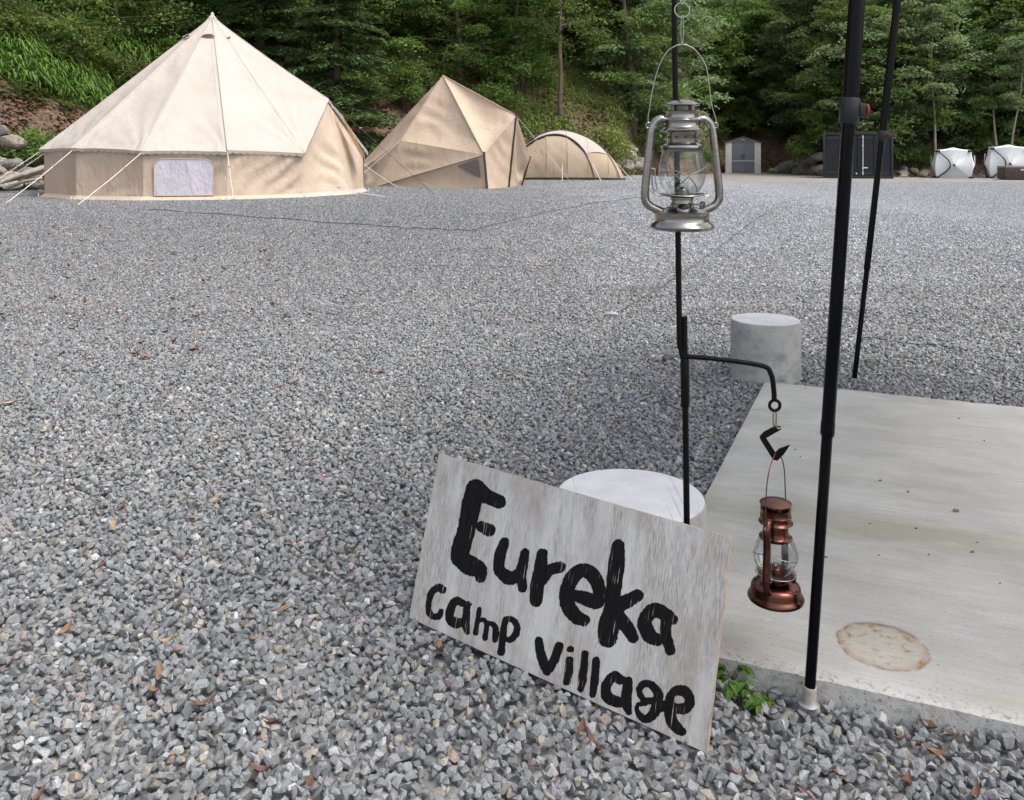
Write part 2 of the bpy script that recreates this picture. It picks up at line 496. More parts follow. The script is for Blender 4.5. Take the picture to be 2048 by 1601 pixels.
def sm(a, b, x):
    t = min(1., max(0., (x - a) / (b - a)))
    return t * t * (3 - 2 * t)

def bez(pts, n=16):
    """Catmull-Rom through pts"""
    P = [Vector(p) for p in pts]; P = [P[0] * 2 - P[1]] + P + [P[-1] * 2 - P[-2]]
    out = []
    for i in range(1, len(P) - 2):
        for k in range(n):
            t = k / n
            a, b, c, d = P[i - 1], P[i], P[i + 1], P[i + 2]
            out.append(.5 * ((2 * b) + (c - a) * t + (2 * a - 5 * b + 4 * c - d) * t * t + (3 * b - a - 3 * c + d) * t ** 3))
    out.append(P[-2])
    return out

# ------------------------------------------------------------------ ground
def gz(x, y):
    return .32 * sm(6, 14, y) * (1 - sm(3.5, 9.5, x))

TOE = [(-90, 17), (-50, 18.0), (-30, 20.5), (-22, 23.5), (-14, 26), (-5, 27.5), (3, 28.5), (7, 30), (9.5, 36), (12.5, 50), (14, 53), (17, 53), (19, 48.5), (21, 44.5), (24, 45), (31, 48), (50, 46), (90, 40)]
def toe(phi):
    d = math.degrees(phi)
    for (a, ra), (b, rb) in zip(TOE, TOE[1:]):
        if d <= b: return ra + (rb - ra) * max(0, (d - a) / (b - a))
    return TOE[-1][1]
def hillz(x, y):
    r = math.hypot(x, y); phi = math.atan2(x, y)
    t = r - toe(phi)
    base = gz(x, y)
    if t < -1: return base - .4
    slope = .62 if phi < .3 else .55
    n = mnoise.noise(Vector((x * .22, y * .22, 0))) * .9 + mnoise.noise(Vector((x * .6, y * .6, 4))) * .3
    return base - .25 + max(0, t + .4) * slope * (1 if t > 3 else .55 + .15 * max(t, 0)) + n * min(1, max(0, t) * .3)

def polar(px, t):
    """a point on the hill seen at column px, t metres behind the foot of the slope"""
    phi = math.atan((px - 1024) / 1750)
    r = toe(phi) + t
    x, y = r * math.sin(phi), r * math.cos(phi)
    return Vector((x, y, hillz(x, y)))

def build_ground():
    xs = np.concatenate([[-220, -120, -70, -45], np.arange(-30, 40.1, 1.0), [50, 70, 120, 220]])
    ys = np.concatenate([[-220, -120, -60, -25, -10], np.arange(-4, 60.1, 1.0), [80, 120, 220]])
    V = [(x, y, gz(x, y)) for y in ys for x in xs]
    nx = len(xs)
    F = [(j * nx + i, j * nx + i + 1, (j + 1) * nx + i + 1, (j + 1) * nx + i) for j in range(len(ys) - 1) for i in range(nx - 1)]
    me = np_mesh("ground", V, F, smooth=True); me.materials.append(M['ground'])
    tag(link(bpy.data.objects.new("ground", me)), kind="structure")

def build_hill():
    ph = np.radians(np.concatenate([np.arange(-88, -40, 4), np.arange(-40, 40, .6), np.arange(40, 89, 4)]))
    ts = np.concatenate([np.arange(-1.2, 14, .5), np.arange(14, 60, 2.0)])
    V = []
    for t in ts:
        for p in ph:
            r = toe(p) + t
            x, y = r * math.sin(p), r * math.cos(p)
            V.append((x, y, hillz(x, y)))
    n = len(ph)
    F = [(j * n + i, j * n + i + 1, (j + 1) * n + i + 1, (j + 1) * n + i) for j in range(len(ts) - 1) for i in range(n - 1)]
    me = np_mesh("hillside", V, F, smooth=True); me.materials.append(M['soil'])
    tag(link(bpy.data.objects.new("hillside", me)), kind="structure")
build_ground(); build_hill()

# ------------------------------------------------------------------ concrete slab and piers
SLAB_T = .06
SA = Vector((.2565, 1.886)); SB = Vector((1.159, 4.009))
s_y = (SB - SA).normalized(); s_x = Vector((s_y.y, -s_y.x)); SLAB_L = (SB - SA).length; SLAB_W = 2.6
def build_slab():
    mb = MB()
    nx, ny = 104, 80
    vs = []; fs = []
    for j in range(ny + 1):
        for i in range(nx + 1):
            x, y = i / nx * SLAB_W, j / ny * SLAB_L
            ex = min(x, SLAB_W - x, y, SLAB_L - y)
            z = SLAB_T
            if ex < .012:
                chip = max(0, mnoise.noise(Vector((x * 30, y * 30, 2)))) * .006
                z -= .004 + chip
            vs.append((x, y, z + mnoise.noise(Vector((x * 2, y * 2, 0))) * .0015))
    for j in range(ny):
        for i in range(nx):
            fs.append((j * (nx + 1) + i, j * (nx + 1) + i + 1, (j + 1) * (nx + 1) + i + 1, (j + 1) * (nx + 1) + i))
    # skirt
    loop = [i for i in range(nx + 1)] + [(j + 1) * (nx + 1) + nx for j in range(ny)] + [ny * (nx + 1) + i for i in range(nx - 1, -1, -1)] + [j * (nx + 1) for j in range(ny - 1, 0, -1)]
    b0 = len(vs)
    for i in loop:
        x, y, z = vs[i]; vs.append((x, y, -.08))
    L = len(loop)
    for k in range(L):
        fs.append((loop[k], b0 + k, b0 + (k + 1) % L, loop[(k + 1) % L]))
    mb.add(vs, fs)
    o = mb.build("concrete_slab", M['slab'], angle=50)
    o.location = (SA.x, SA.y, 0); o.rotation_euler = (0, 0, math.atan2(s_x.y, s_x.x))
    tag(o, "low square concrete slab with a broomed top and a round rust stain", "slab")
build_slab()

def pier(loc, r, h, label, seed):
    root = empty("concrete_pier", (loc[0], loc[1], 0))
    tag(root, label, "pier", "round concrete piers at the slab corners")
    mb = MB(); prof = [(r * .995, -.05), (r, .02), (r, h * .35), (r * 1.004, h * .7), (r, h - .008), (r * .988, h - .001)]
    mb.lathe(prof, 72)
    mb.v = [(x + .0015 * mnoise.noise(Vector((x * 30, y * 30, z * 30 + seed))), y, z) for x, y, z in mb.v]
    mb.build("shaft", M['pier'], root)
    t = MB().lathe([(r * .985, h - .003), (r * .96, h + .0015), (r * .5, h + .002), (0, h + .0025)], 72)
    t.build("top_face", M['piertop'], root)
    return root
pier((.267, 1.985), .170, .325, "round concrete pier behind the sign board with a pale scratched top", 1)
pier((1.234, 4.26), .166, .295, "round concrete pier at the far corner of the slab, water stained below its rim", 5)

# ------------------------------------------------------------------ gravel
def hulls(count, npts, rg):
    out = []
    for _ in range(count):
        sc = np.array([1.0, rg.uniform(.66, .95), rg.uniform(.5, .78)])
        p = rg.normal(size=(npts, 3)); p /= np.linalg.norm(p, axis=1)[:, None]
        p *= rg.uniform(.88, 1.06, (npts, 1)); p *= sc
        bm = bmesh.new()
        for q in p: bm.verts.new(q)
        bmesh.ops.convex_hull(bm, input=bm.verts)
        bm.verts.ensure_lookup_table()
        loose = [v for v in bm.verts if not v.link_faces]
        for v in loose: bm.verts.remove(v)
        bmesh.ops.triangulate(bm, faces=bm.faces)
        bm.verts.index_update()
        out.append((np.array([v.co[:] for v in bm.verts]), np.array([[v.index for v in f.verts] for f in bm.faces])))
        bm.free()
    return out

def rand_rot(k, rg):
    q = rg.normal(size=(k, 4)); q[:, 1:3] *= .55; q /= np.linalg.norm(q, axis=1)[:, None]
    w, x, y, z = q.T
    return np.stack([1 - 2 * (y * y + z * z), 2 * (x * y - w * z), 2 * (x * z + w * y), 2 * (x * y + w * z), 1 - 2 * (x * x + z * z), 2 * (y * z - w * x),
                     2 * (x * z - w * y), 2 * (y * z + w * x), 1 - 2 * (x * x + y * y)], 1).reshape(k, 3, 3)

def tones(k, rg):
    g = rg.normal(.208, .036, k).clip(.11, .34)
    c = np.stack([g * .96, g * .99, g * 1.02], 1)
    u = rg.random(k)
    w = u < .075; c[w] = np.stack([g[w] * 1.32, g[w] * 1.22, g[w] * 1.04], 1)          # beige
    w = (u > .10) & (u < .17); c[w] *= rg.uniform(1.3, 1.65, (w.sum(), 1))                 # pale
    w = (u > .17) & (u < .182); c[w] = np.stack([g[w] * 1.2, g[w] * .95, g[w] * .82], 1)  # rusty
    w = (u > .20) & (u < .30); c[w] *= .72
    w = (u > .30) & (u < .306); c[w] = rg.uniform(.36, .46, (w.sum(), 1)) * np.array([1, .98, .94])
    return np.concatenate([c, np.ones((k, 1))], 1)

def bake(P, S, bases, rg, name, pale=1.0):
    which = rg.integers(0, len(bases), len(P)); T = tones(len(P), rg)
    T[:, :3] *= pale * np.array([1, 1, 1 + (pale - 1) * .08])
    VV = []; FF = []; TT = []; off = 0
    for b, (bv, bf) in enumerate(bases):
        ix = np.nonzero(which == b)[0]
        if not len(ix): continue
        Rm = rand_rot(len(ix), rg)
        v = np.einsum('kij,nj->kni', Rm, bv) * S[ix][:, None, None] + P[ix][:, None, :]
        f = bf[None] + (np.arange(len(ix)) * len(bv))[:, None, None] + off
        VV.append(v.reshape(-1, 3)); FF.append(f.reshape(-1, 3)); TT.append(np.repeat(T[ix], len(bv), 0))
        off += v.shape[0] * v.shape[1]
    me = np_mesh(name, np.concatenate(VV), np.concatenate(FF), [("tone", 'FLOAT_COLOR', np.concatenate(TT))])
    me.materials.append(M['stone'])
    return me

GRAVEL_Y = 5.2
def build_gravel():
    rg = np.random.default_rng(3)
    bases = hulls(40, 14, rg)
    sp = .0196
    gx, gy = np.meshgrid(np.arange(-4.4, 4.4, sp), np.arange(.85, GRAVEL_Y + .3, sp))
    P = np.stack([gx.ravel(), gy.ravel()], 1) + rg.uniform(-.5, .5, (gx.size, 2)) * sp
    P = P[np.abs(P[:, 0]) < .6 * P[:, 1] + .75]
    extra = P[rg.random(len(P)) < .36] + rg.uniform(-.01, .01, (1, 2))
    z = np.concatenate([rg.uniform(.0, .007, len(P)), rg.uniform(.007, .013, len(extra))])
    P = np.concatenate([P, extra])
    # gentle unevenness, and stones heaped a little against the slab
    rel = P - np.array([SA.x, SA.y])
    lx = rel @ np.array([s_x.x, s_x.y]); ly = rel @ np.array([s_y.x, s_y.y])
    inside = (lx > .01) & (ly > .01) & (lx < SLAB_W - .01) & (ly < SLAB_L - .01)
    dist = np.maximum(np.maximum(-lx, -ly), 0)
    z += .005 * np.exp(-(np.maximum(dist, 0) / .10) ** 2) * (~inside)
    z += .008 + .004 * np.sin(P[:, 0] * 5.1 + 1.3) * np.sin(P[:, 1] * 4.3) + .004 * np.sin(P[:, 0] * 13 + P[:, 1] * 9)
    for (cx, cy, rr) in ((.267, 1.985, .16), (1.234, 4.26, .155)):
        inside |= np.hypot(P[:, 0] - cx, P[:, 1] - cy) < rr
    P = P[~inside]; z = z[~inside]
    S = rg.uniform(.0088, .0152, len(P)) * np.where(rg.random(len(P)) < .07, 1.3, 1)
    P3 = np.column_stack([P, z])
    me = bake(P3, S, bases, rg, "gravel")
    tag(link(bpy.data.objects.new("gravel", me)), kind="stuff", label="loose grey crushed stone covering the yard", cat="gravel")
build_gravel()

def build_far_gravel():
    rg = np.random.default_rng(5)
    bases = hulls(14, 8, rg)
    coll = bpy.data.collections.new("gravel_tiles")
    # sunlit patch on the right put into the stone colour, fading into the yard
    SUNLIT = (1.0, 1.12, 1.25, 1.38, 1.52)
    for k in range(15):
        sp = .0235
        gx, gy = np.meshgrid(np.arange(-.52, .52, sp), np.arange(-.52, .52, sp))
        P = np.stack([gx.ravel(), gy.ravel()], 1) + rg.uniform(-.6, .6, (gx.size, 2)) * sp
        P3 = np.column_stack([P, rg.uniform(0, .014, len(P))])
        S = rg.uniform(.0105, .017, len(P))
        coll.objects.link(bpy.data.objects.new("gravel_tile_%02d" % k, bake(P3, S, bases, rg, "gravel_tile", SUNLIT[k // 3])))
    pts = []; rot = []; idx = []
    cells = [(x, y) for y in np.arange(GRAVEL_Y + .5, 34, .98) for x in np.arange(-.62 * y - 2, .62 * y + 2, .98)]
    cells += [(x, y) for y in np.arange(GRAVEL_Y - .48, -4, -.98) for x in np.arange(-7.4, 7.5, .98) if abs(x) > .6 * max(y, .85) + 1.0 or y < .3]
    for x, y in cells:
        if True:
            e = .3
            sx = (gz(x + e, y) - gz(x - e, y)) / (2 * e); sy = (gz(x, y + e) - gz(x, y - e)) / (2 * e)
            pts.append((x, y, gz(x, y)))
            rot.append((math.atan(sy), -math.atan(sx), 0)); lv = sm(-.08, .26, x / y + .03 * mnoise.noise(Vector((x * .25, y * .25, 9)))) * sm(5.0, 10.0, y) * 4  # lv: how much painted sunlight this tile's stones carry
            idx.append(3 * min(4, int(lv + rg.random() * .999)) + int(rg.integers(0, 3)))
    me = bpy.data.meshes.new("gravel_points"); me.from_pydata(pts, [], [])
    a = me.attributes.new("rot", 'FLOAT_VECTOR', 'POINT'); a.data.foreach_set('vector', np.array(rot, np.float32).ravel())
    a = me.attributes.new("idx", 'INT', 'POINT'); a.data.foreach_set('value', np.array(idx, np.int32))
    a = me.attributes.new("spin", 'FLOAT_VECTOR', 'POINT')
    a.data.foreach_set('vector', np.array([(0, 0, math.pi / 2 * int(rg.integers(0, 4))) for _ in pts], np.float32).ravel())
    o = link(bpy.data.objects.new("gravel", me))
    tag(o, kind="stuff", label="grey crushed stone stretching to the tents and the trees", cat="gravel")
    ng = bpy.data.node_groups.new("gravel_scatter", 'GeometryNodeTree')
    ng.interface.new_socket(name="Geometry", in_out='INPUT', socket_type='NodeSocketGeometry')
    ng.interface.new_socket(name="Geometry", in_out='OUTPUT', socket_type='NodeSocketGeometry')
    nd = ng.nodes; L = ng.links.new
    gi = nd.new('NodeGroupInput'); go = nd.new('NodeGroupOutput')
    iop = nd.new('GeometryNodeInstanceOnPoints'); ci = nd.new('GeometryNodeCollectionInfo')
    ci.inputs['Collection'].default_value = coll
    ci.inputs['Separate Children'].default_value = True
    ci.inputs['Reset Children'].default_value = True
    def named(nm, t):
        q = nd.new('GeometryNodeInputNamedAttribute'); q.data_type = t; q.inputs[0].default_value = nm
        return q.outputs[0]
    e1 = nd.new('FunctionNodeEulerToRotation'); L(named("rot", 'FLOAT_VECTOR'), e1.inputs[0])
    e2 = nd.new('FunctionNodeEulerToRotation'); L(named("spin", 'FLOAT_VECTOR'), e2.inputs[0])
    rr = nd.new('FunctionNodeRotateRotation'); rr.rotation_space = 'LOCAL'
    L(e1.outputs[0], rr.inputs[0]); L(e2.outputs[0], rr.inputs[1])
    L(gi.outputs[0], iop.inputs['Points']); L(ci.outputs[0], iop.inputs['Instance'])
    iop.inputs['Pick Instance'].default_value = True
    L(named("idx", 'INT'), iop.inputs['Instance Index']); L(rr.outputs[0], iop.inputs['Rotation'])
    L(iop.outputs[0], go.inputs[0])
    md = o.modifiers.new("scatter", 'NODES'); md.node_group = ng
build_far_gravel()

# ------------------------------------------------------------------ forest
def leaf_mesh(name, P, Nn, size, tint, mat, aspect=.55, fold=.12, along=None):
    rg = np.random.default_rng(len(P))
    P = np.asarray(P); Nn = np.asarray(Nn); size = np.asarray(size)[:, None]
    Nn = Nn / np.linalg.norm(Nn, axis=1)[:, None]
    d = rg.normal(size=P.shape) if along is None else np.asarray(along) + rg.normal(size=P.shape) * .25
    a = d - (d * Nn).sum(1)[:, None] * Nn; a /= np.linalg.norm(a, axis=1)[:, None] + 1e-9
    b = np.cross(Nn, a)
    V = np.stack([P - a * size * .5, P + b * size * aspect * .5 + Nn * size * fold, P + a * size * .5, P - b * size * aspect * .5 + Nn * size * fold], 1).reshape(-1, 3)
    F = np.arange(len(P) * 4).reshape(-1, 4)
    me = np_mesh(name, V, F, [("tint", 'FLOAT', np.repeat(np.asarray(tint), 4))])
    me.materials.append(mat)
    return me

def spray(c, rad, n, rg, droop=.35, tilt=None, thick=.10):
    """a flat drooping spray of leaves"""
    a = rg.uniform(0, 2 * np.pi, n); r = np.sqrt(rg.random(n)) * rad * rg.uniform(.55, 1.15, n)
    x, y = r * np.cos(a), r * np.sin(a)
    z = -droop * (r / rad) ** 2 * rad + rg.normal(0, thick * rad, n)
    P = np.stack([x, y, z], 1)
    Nn = np.stack([x / rad * droop * 1.2, y / rad * droop * 1.2, np.ones(n)], 1) + rg.normal(0, .45, (n, 3))
    if tilt is not None:
        ax, ang = tilt
        Rm = np.array(Matrix.Rotation(ang, 3, Vector(ax)))
        P = P @ Rm.T; Nn = Nn @ Rm.T
    return P + np.array(c), Nn

def limb_path(p0, az, ln, rise, rg, k=5, sag=.25):
    pts = [Vector(p0)]
    d = Vector((math.cos(az), math.sin(az), rise))
    d.normalize()
    for i in range(k):
        d = (d + Vector((rg.normal(0, .13), rg.normal(0, .13), rg.normal(0, .08) - sag * .25))).normalized()
        pts.append(pts[-1] + d * ln / k)
    return pts

def make_broadleaf(name, H, cr, cb, seed, leaf=.15, nl=26, per=75, mat='leaf', bark='bark', trunk_r=None, lean=.05, sprad=.55):
    rg = np.random.default_rng(seed)
    tr = trunk_r or H * .014
    mb = MB()
    tp = [Vector((0, 0, -.4))]
    d = Vector((rg.normal(0, lean), rg.normal(0, lean), 1))
    K = 9
    for i in range(K):
        d = (d + Vector((rg.normal(0, .06), rg.normal(0, .06), .1))).normalized()
        tp.append(tp[-1] + d * (H + .4) / K)
    mb.tube(tp, [tr * (1.25 - 1.1 * i / K) for i in range(K + 1)], 7)
    PP = []; NN = []; TT = []
    for i in range(nl):
        t = cb + (1 - cb) * (i + rg.random()) / nl
        q = t * K; j = min(K - 1, int(q)); p0 = tp[j].lerp(tp[j + 1], q - j)
        az = i * 2.4 + rg.normal(0, .35)
        u = (t - cb) / (1 - cb)
        prof = (.72 + .5 * u) if u < .4 else (.92 - .75 * ((u - .4) / .6) ** 1.6)
        ln = cr * prof * rg.uniform(.75, 1.15)
        path = limb_path(p0, az, ln, .15 + .7 * u, rg)
        mb.tube(path, [tr * .38 * (1 - .8 * k / 5) * (1.1 - .6 * u) for k in range(6)], 5)
        for s in (.22, .4, .6, .78, .97):
            if rg.random() < .10: continue
            f = s * 5; k = min(4, int(f)); c = path[k].lerp(path[k + 1], f - k)
            for _ in range(2 if s > .5 else 1):
                cc = c + Vector((rg.normal(0, .28), rg.normal(0, .28), rg.normal(0, .12))) * (cr / 2.2)
                rad = sprad * rg.uniform(.7, 1.25) * (cr / 2.2) ** .5
                n = int(per * rg.uniform(.6, 1.2))
                P, Nn = spray(cc, rad, n, rg, .35, ((rg.normal(), rg.normal(), 0), rg.normal(0, .3)))
                PP.append(P); NN.append(Nn)
                TT.append(np.clip(rg.normal(.25 + .45 * rg.random(), .2, n), 0, 1))
    P = np.concatenate(PP); root = empty(name)
    mb.build("trunk", M[bark], root)
    rgs = rg.uniform(.65, 1.2, len(P)) * leaf
    me = leaf_mesh("crown", P, np.concatenate(NN), rgs, np.concatenate(TT), M[mat])
    link(bpy.data.objects.new("crown", me), root)
    return root

def make_fir(name, H, cr, seed, mat='fir'):
    rg = np.random.default_rng(seed)
    mb = MB()
    mb.tube([(0, 0, -.4), (.03, 0, H * .4), (0, .04, H * .8), (0, 0, H)], [H * .016, H * .012, H * .006, .01], 8)
    PP = []; NN = []; TT = []; AA = []
    z = H * .06; lv = 0
    while z < H * .97:
        u = z / H
        nb = 7 if u < .7 else 5
        for k in range(nb):
            az = 2 * math.pi * k / nb + lv * .7 + rg.normal(0, .2)
            ln = cr * (1 - u) ** .8 * rg.uniform(.7, 1.12) + .12
            path = limb_path((0, 0, z + rg.normal(0, .06)), az, ln, .28 - .1 * u, rg, 5, .55)
            mb.tube(path, [.028 * (1 - u) + .012, .02, .016, .012, .008, .004], 4)
            ca, sa = math.cos(az), math.sin(az)
            n = int(130 * ln)
            s = rg.random(n) ** .75
            f = s * 5; ki = np.minimum(4, f.astype(int)); fr = (f - ki)[:, None]
            A = np.array([tuple(p) for p in path])
            c = A[ki] * (1 - fr) + A[ki + 1] * fr
            w = ln * .36 * np.minimum(1, (1.15 - s) * 1.6) * np.minimum(1, s * 3 + .2)
            lat = rg.uniform(-1, 1, n) * w
            c = c + np.stack([-sa * lat, ca * lat, -np.abs(lat) * .28 + rg.normal(0, .03, n)], 1)
            PP.append(c)
            NN.append(np.stack([rg.normal(0, .35, n), rg.normal(0, .35, n), np.ones(n)], 1))
            sg = np.sign(lat)
            AA.append(np.stack([ca * .7 - sa * sg, sa * .7 + ca * sg, -.35 * np.ones(n)], 1))
            TT.append(np.clip(rg.normal(.2 + .55 * s, .18, n), 0, 1))
        z += H * .048 * rg.uniform(.85, 1.15); lv += 1
    P = np.concatenate(PP); root = empty(name)
    mb.build("trunk", M['bark'], root)
    me = leaf_mesh("crown", P, np.concatenate(NN), rg.uniform(.16, .30, len(P)), np.concatenate(TT), M[mat], .30, .04, np.concatenate(AA))
    link(bpy.data.objects.new("crown", me), root)
    return root

def make_bush(name, w, h, seed, mat='bush', leaf=.11, n=34, per=60, upright=False):
    rg = np.random.default_rng(seed)
    mb = MB(); PP = []; NN = []; TT = []
    for i in range(n):
        az = i * 2.4 + rg.normal(0, .3); u = rg.random() ** .6
        tip = Vector((math.cos(az) * w * .5 * u, math.sin(az) * w * .5 * u, h * (1 - .55 * u * u) * rg.uniform(.45, 1.0)))
        if i % 2 == 0: mb.tube([(0, 0, -.2), tip * .5 + Vector((0, 0, h * .12)), tip], [.022, .012, .004], 4)
        P, Nn = spray(tip, .30 * w ** .5 * rg.uniform(.7, 1.2), per, rg, .5, ((rg.normal(), rg.normal(), 0), rg.normal(0, .45)), .22)
        PP.append(P); NN.append(Nn); TT.append(np.clip(rg.normal(.2 + .5 * rg.random(), .2, per), 0, 1))
    P = np.concatenate(PP); P[:, 2] = np.maximum(P[:, 2], -.1)
    root = empty(name)
    mb.build("stems", M['bark'], root)
    me = leaf_mesh("foliage", P, np.concatenate(NN), rg.uniform(.7, 1.2, len(P)) * leaf, np.concatenate(TT), M[mat], .5)
    link(bpy.data.objects.new("foliage", me), root)
    return root

G_TREES = "broadleaf trees covering the hillside"
L_TREE = "leafy green broadleaf tree in the forest on the hillside"
protos = [make_broadleaf("broadleaf_tree", 8.5, 2.7, .10, 11, .15, 32, 75),
          make_broadleaf("broadleaf_tree", 7.0, 2.5, .06, 12, .14, 30, 80),
          make_broadleaf("broadleaf_tree", 10.0, 3.1, .12, 13, .16, 36, 80),
          make_broadleaf("broadleaf_tree", 6.0, 2.5, .04, 14, .13, 28, 85),
          make_broadleaf("broadleaf_tree", 9.0, 2.7, .06, 15, .15, 36, 75)]
pale = [make_broadleaf("pale_leaved_tree", 8.0, 2.8, .05, 21, .20, 32, 75, 'leafpale'),
        make_broadleaf("pale_leaved_tree", 9.5, 3.0, .06, 22, .21, 34, 75, 'leafpale')]
firs = [make_fir("fir_tree", 9.0, 2.5, 31), make_fir("fir_tree", 11.0, 2.7, 32)]
bushes = [make_bush("bush", 1.5, 1.2, 41), make_bush("bush", 1.9, 1.0, 42, 'cover', .12, 36, 60), make_bush("bush", 1.2, 1.4, 43, 'bush', .10), make_bush("bush", 2.0, 1.5, 44, 'leaf', .13, 40, 60)]
used = set()
def place(proto, p, sc=1., rz=None, label=None, cat=None, group=None, name=None):
    if proto.name in used: o = copy_tree(proto)
    else: o = proto; used.add(proto.name)
    o.location = p; o.scale = (sc, sc, sc * random.uniform(.93, 1.08))
    o.rotation_euler = (0, 0, random.uniform(0, 6.28) if rz is None else rz)
    tag(o, label, cat, group)
    return o

# single trees one can point to
slender = make_broadleaf("slender_tree", 8.6, 2.3, .34, 51, .13, 20, 52, 'leaf', 'bark', .085, .03, .5)
place(slender, polar(1122, 3.2), 1., 2.0, "slender tree with a thin grey trunk on the grassy bank behind the tunnel tent", "tree")
f1 = place(firs[0], polar(672, 1.0), 1.0, .4, "dark fir with drooping layered branches between the two canopy tents", "tree")
place(firs[1], polar(520, 5.5), 1.0, 1.4, "tall dark fir behind the peak of the white bell tent", "tree")
for px, t, s in ((600, 9, 1.0), (440, 11, .9), (760, 10.5, 1.), (1010, 13, .9)):
    place(firs[random.randint(0, 1)], polar(px, t), s, None, "dark fir tree standing among the broadleaf trees up the slope", "tree", "firs among the broadleaf trees")
# thin pale trunks by the white shelters
def thin_tree(seed, H, px, t, lb, grp=None, cb=.45):
    o = make_broadleaf("thin_trunk_tree", H, 1.5, cb, seed, .15, 16, 46, 'leafpale', 'palebark', .055, .05, .5)
    place(o, polar(px, t), 1., None, lb, "tree", grp)
thin_tree(61, 8.0, 1871, .9, "thin bare-stemmed tree rising behind the first white pop-up shelter")
for sd, px, t in ((62, 1997, .3), (63, 2013, .5)):
    thin_tree(sd, 7.0, px, t, "thin pale trunk of a pair growing behind the white shelter beside the tub", "pair of thin pale trunks", .5)

def scatter(px0, px1, t0, t1, step, choose, jit=1.0):
    t = t0
    while t < t1:
        px = px0 + random.uniform(0, step * 20)
        while px < px1:
            q = polar(px + random.uniform(-.4, .4) * step * 20, t + random.uniform(-.5, .5) * jit)
            r = math.hypot(q.x, q.y)
            choose(q)
            px += step * 1750 / r
        t += step * .95

def where(q):
    px = 1024 + q.x / q.y * 1750
    for lim, w in ((480, "behind the white bell tent"), (800, "between the bell tent and the canopy tent"), (1040, "behind the beige canopy tent"), (1290, "above the grassy bank"),
                   (1440, "left of the grey shed"), (1630, "behind the grey shed"), (1800, "behind the steel container")):
        if px < lim: return w
    return "behind the white pop-up shelters"
def ch_tree(q):
    if random.random() < .5 and q.x > 3:
        place(random.choice(pale), q, random.uniform(.8, 1.1), None, "pale silvery-leaved tree in the forest " + where(q), "tree", "pale-leaved trees " + where(q))
    else:
        place(random.choice(protos), q, random.uniform(.75, 1.15), None, "leafy green broadleaf tree in the forest " + where(q), "tree", "broadleaf trees " + where(q))
# left hill above the ferns, middle hill above the bank, right hill down to its foot
scatter(-330, 560, 7.5, 19, 3.0, ch_tree)
scatter(560, 1060, 6.0, 19, 3.0, ch_tree)
scatter(1060, 1270, 8.5, 20, 3.0, ch_tree)
scatter(1230, 1390, 2.2, 20, 3.2, ch_tree)
scatter(1390, 1660, 7.5, 20, 3.2, ch_tree)
scatter(1660, 1800, 3.4, 20, 3.3, ch_tree)
scatter(1800, 2350, 3.4, 20, 3.3, ch_tree)

leafy = [make_broadleaf("leafy_tree", 6.8, 3.3, .03, 91, .19, 46, 95, 'leafpale'), make_broadleaf("leafy_tree", 7.6, 3.2, .03, 92, .18, 46, 95, 'leaf')]
for k, px in enumerate([1275] + list(range(1420, 2140, 62))):
    q = polar(px + random.uniform(-15, 15), (5.0 if 1330 < px < 1650 else 2.4 if px < 1780 else 3.4) + random.uniform(-.4, .6))
    place(leafy[k % 2], q, random.uniform(.85, 1.1), None, ("pale green" if k % 2 == 0 else "deep green") + " dense leafy tree at the forest edge " + where(q), "tree", "dense trees at the forest edge " + where(q))

def ch_bush(q):
    place(random.choice(bushes), q, random.uniform(.8, 1.5), None, "green bush growing on the forest slope " + where(q), "bush", "bushes " + where(q))
scatter(-200, 700, 6.0, 11, 1.7, ch_bush)
scatter(700, 1060, 3.4, 11, 1.5, ch_bush)
scatter(1280, 1430, 1.0, 8, 2.2, ch_bush)
scatter(1640, 2250, 1.8, 8, 2.0, ch_bush)
scatter(1430, 1640, 4.0, 8, 2.0, ch_bush)
place(make_bush("bush", 1.9, 1.6, 71, 'grassblade', .12, 44, 70), polar(1212, .9), 1., .3, "bright yellow-green round bush behind the tunnel tent", "bush")
place(make_bush("bush", 1.3, .9, 72, 'bush', .10, 30, 60), polar(70, 1.3), 1., .3, "small bright green bush on the bare soil slope beside the bell tent", "bush")
place(make_bush("bush", 1.7, 1.0, 73, 'leaf', .12, 34, 60), polar(730, .4), 1., .3, "low dark bush filling the gap between the two canopy tents", "bush")
place(make_bush("bush", 1.1, .8, 74, 'grassblade', .11, 26, 50), polar(1545, -2.0), .8, .3, "small yellow-green bush beside the grey shed", "bush")

# ferns, bank grass, ground cover, leaf litter: nobody could count them
def blades(name, pts, ln, wd, mat, seed, arch=1.0, spread=1.0):
    rg = np.random.default_rng(seed); k = len(pts)
    az = rg.uniform(0, 2 * np.pi, k); L = ln * rg.uniform(.55, 1.2, k); W = wd * rg.uniform(.7, 1.2, k)
    d = np.stack([np.cos(az), np.sin(az), np.zeros(k)], 1); b = np.stack([-np.sin(az), np.cos(az), np.zeros(k)], 1)
    prof = [(0, 0, .5), (.28 * spread, .62, 1.), (.62 * spread, .78 - .1 * arch, .85), (.95 * spread, .72 - .4 * arch, .1)]
    rows = []
    for f, zz, w in prof:
        c = pts + d * (L * f)[:, None] + np.array([0, 0, 1]) * (L * zz)[:, None]
        rows += [c + b * (W * w * .5)[:, None], c - b * (W * w * .5)[:, None]]
    V = np.stack(rows, 1).reshape(-1, 3)
    base = np.array([[0, 1, 3, 2], [2, 3, 5, 4], [4, 5, 7, 6]])
    F = (base[None] + (np.arange(k) * 8)[:, None, None]).reshape(-1, 4)
    tint = np.clip(rg.normal(.5, .28, k), 0, 1)
    me = np_mesh(name, V, F, [("tint", 'FLOAT', np.repeat(tint, 8))]); me.materials.append(mat)
    return me
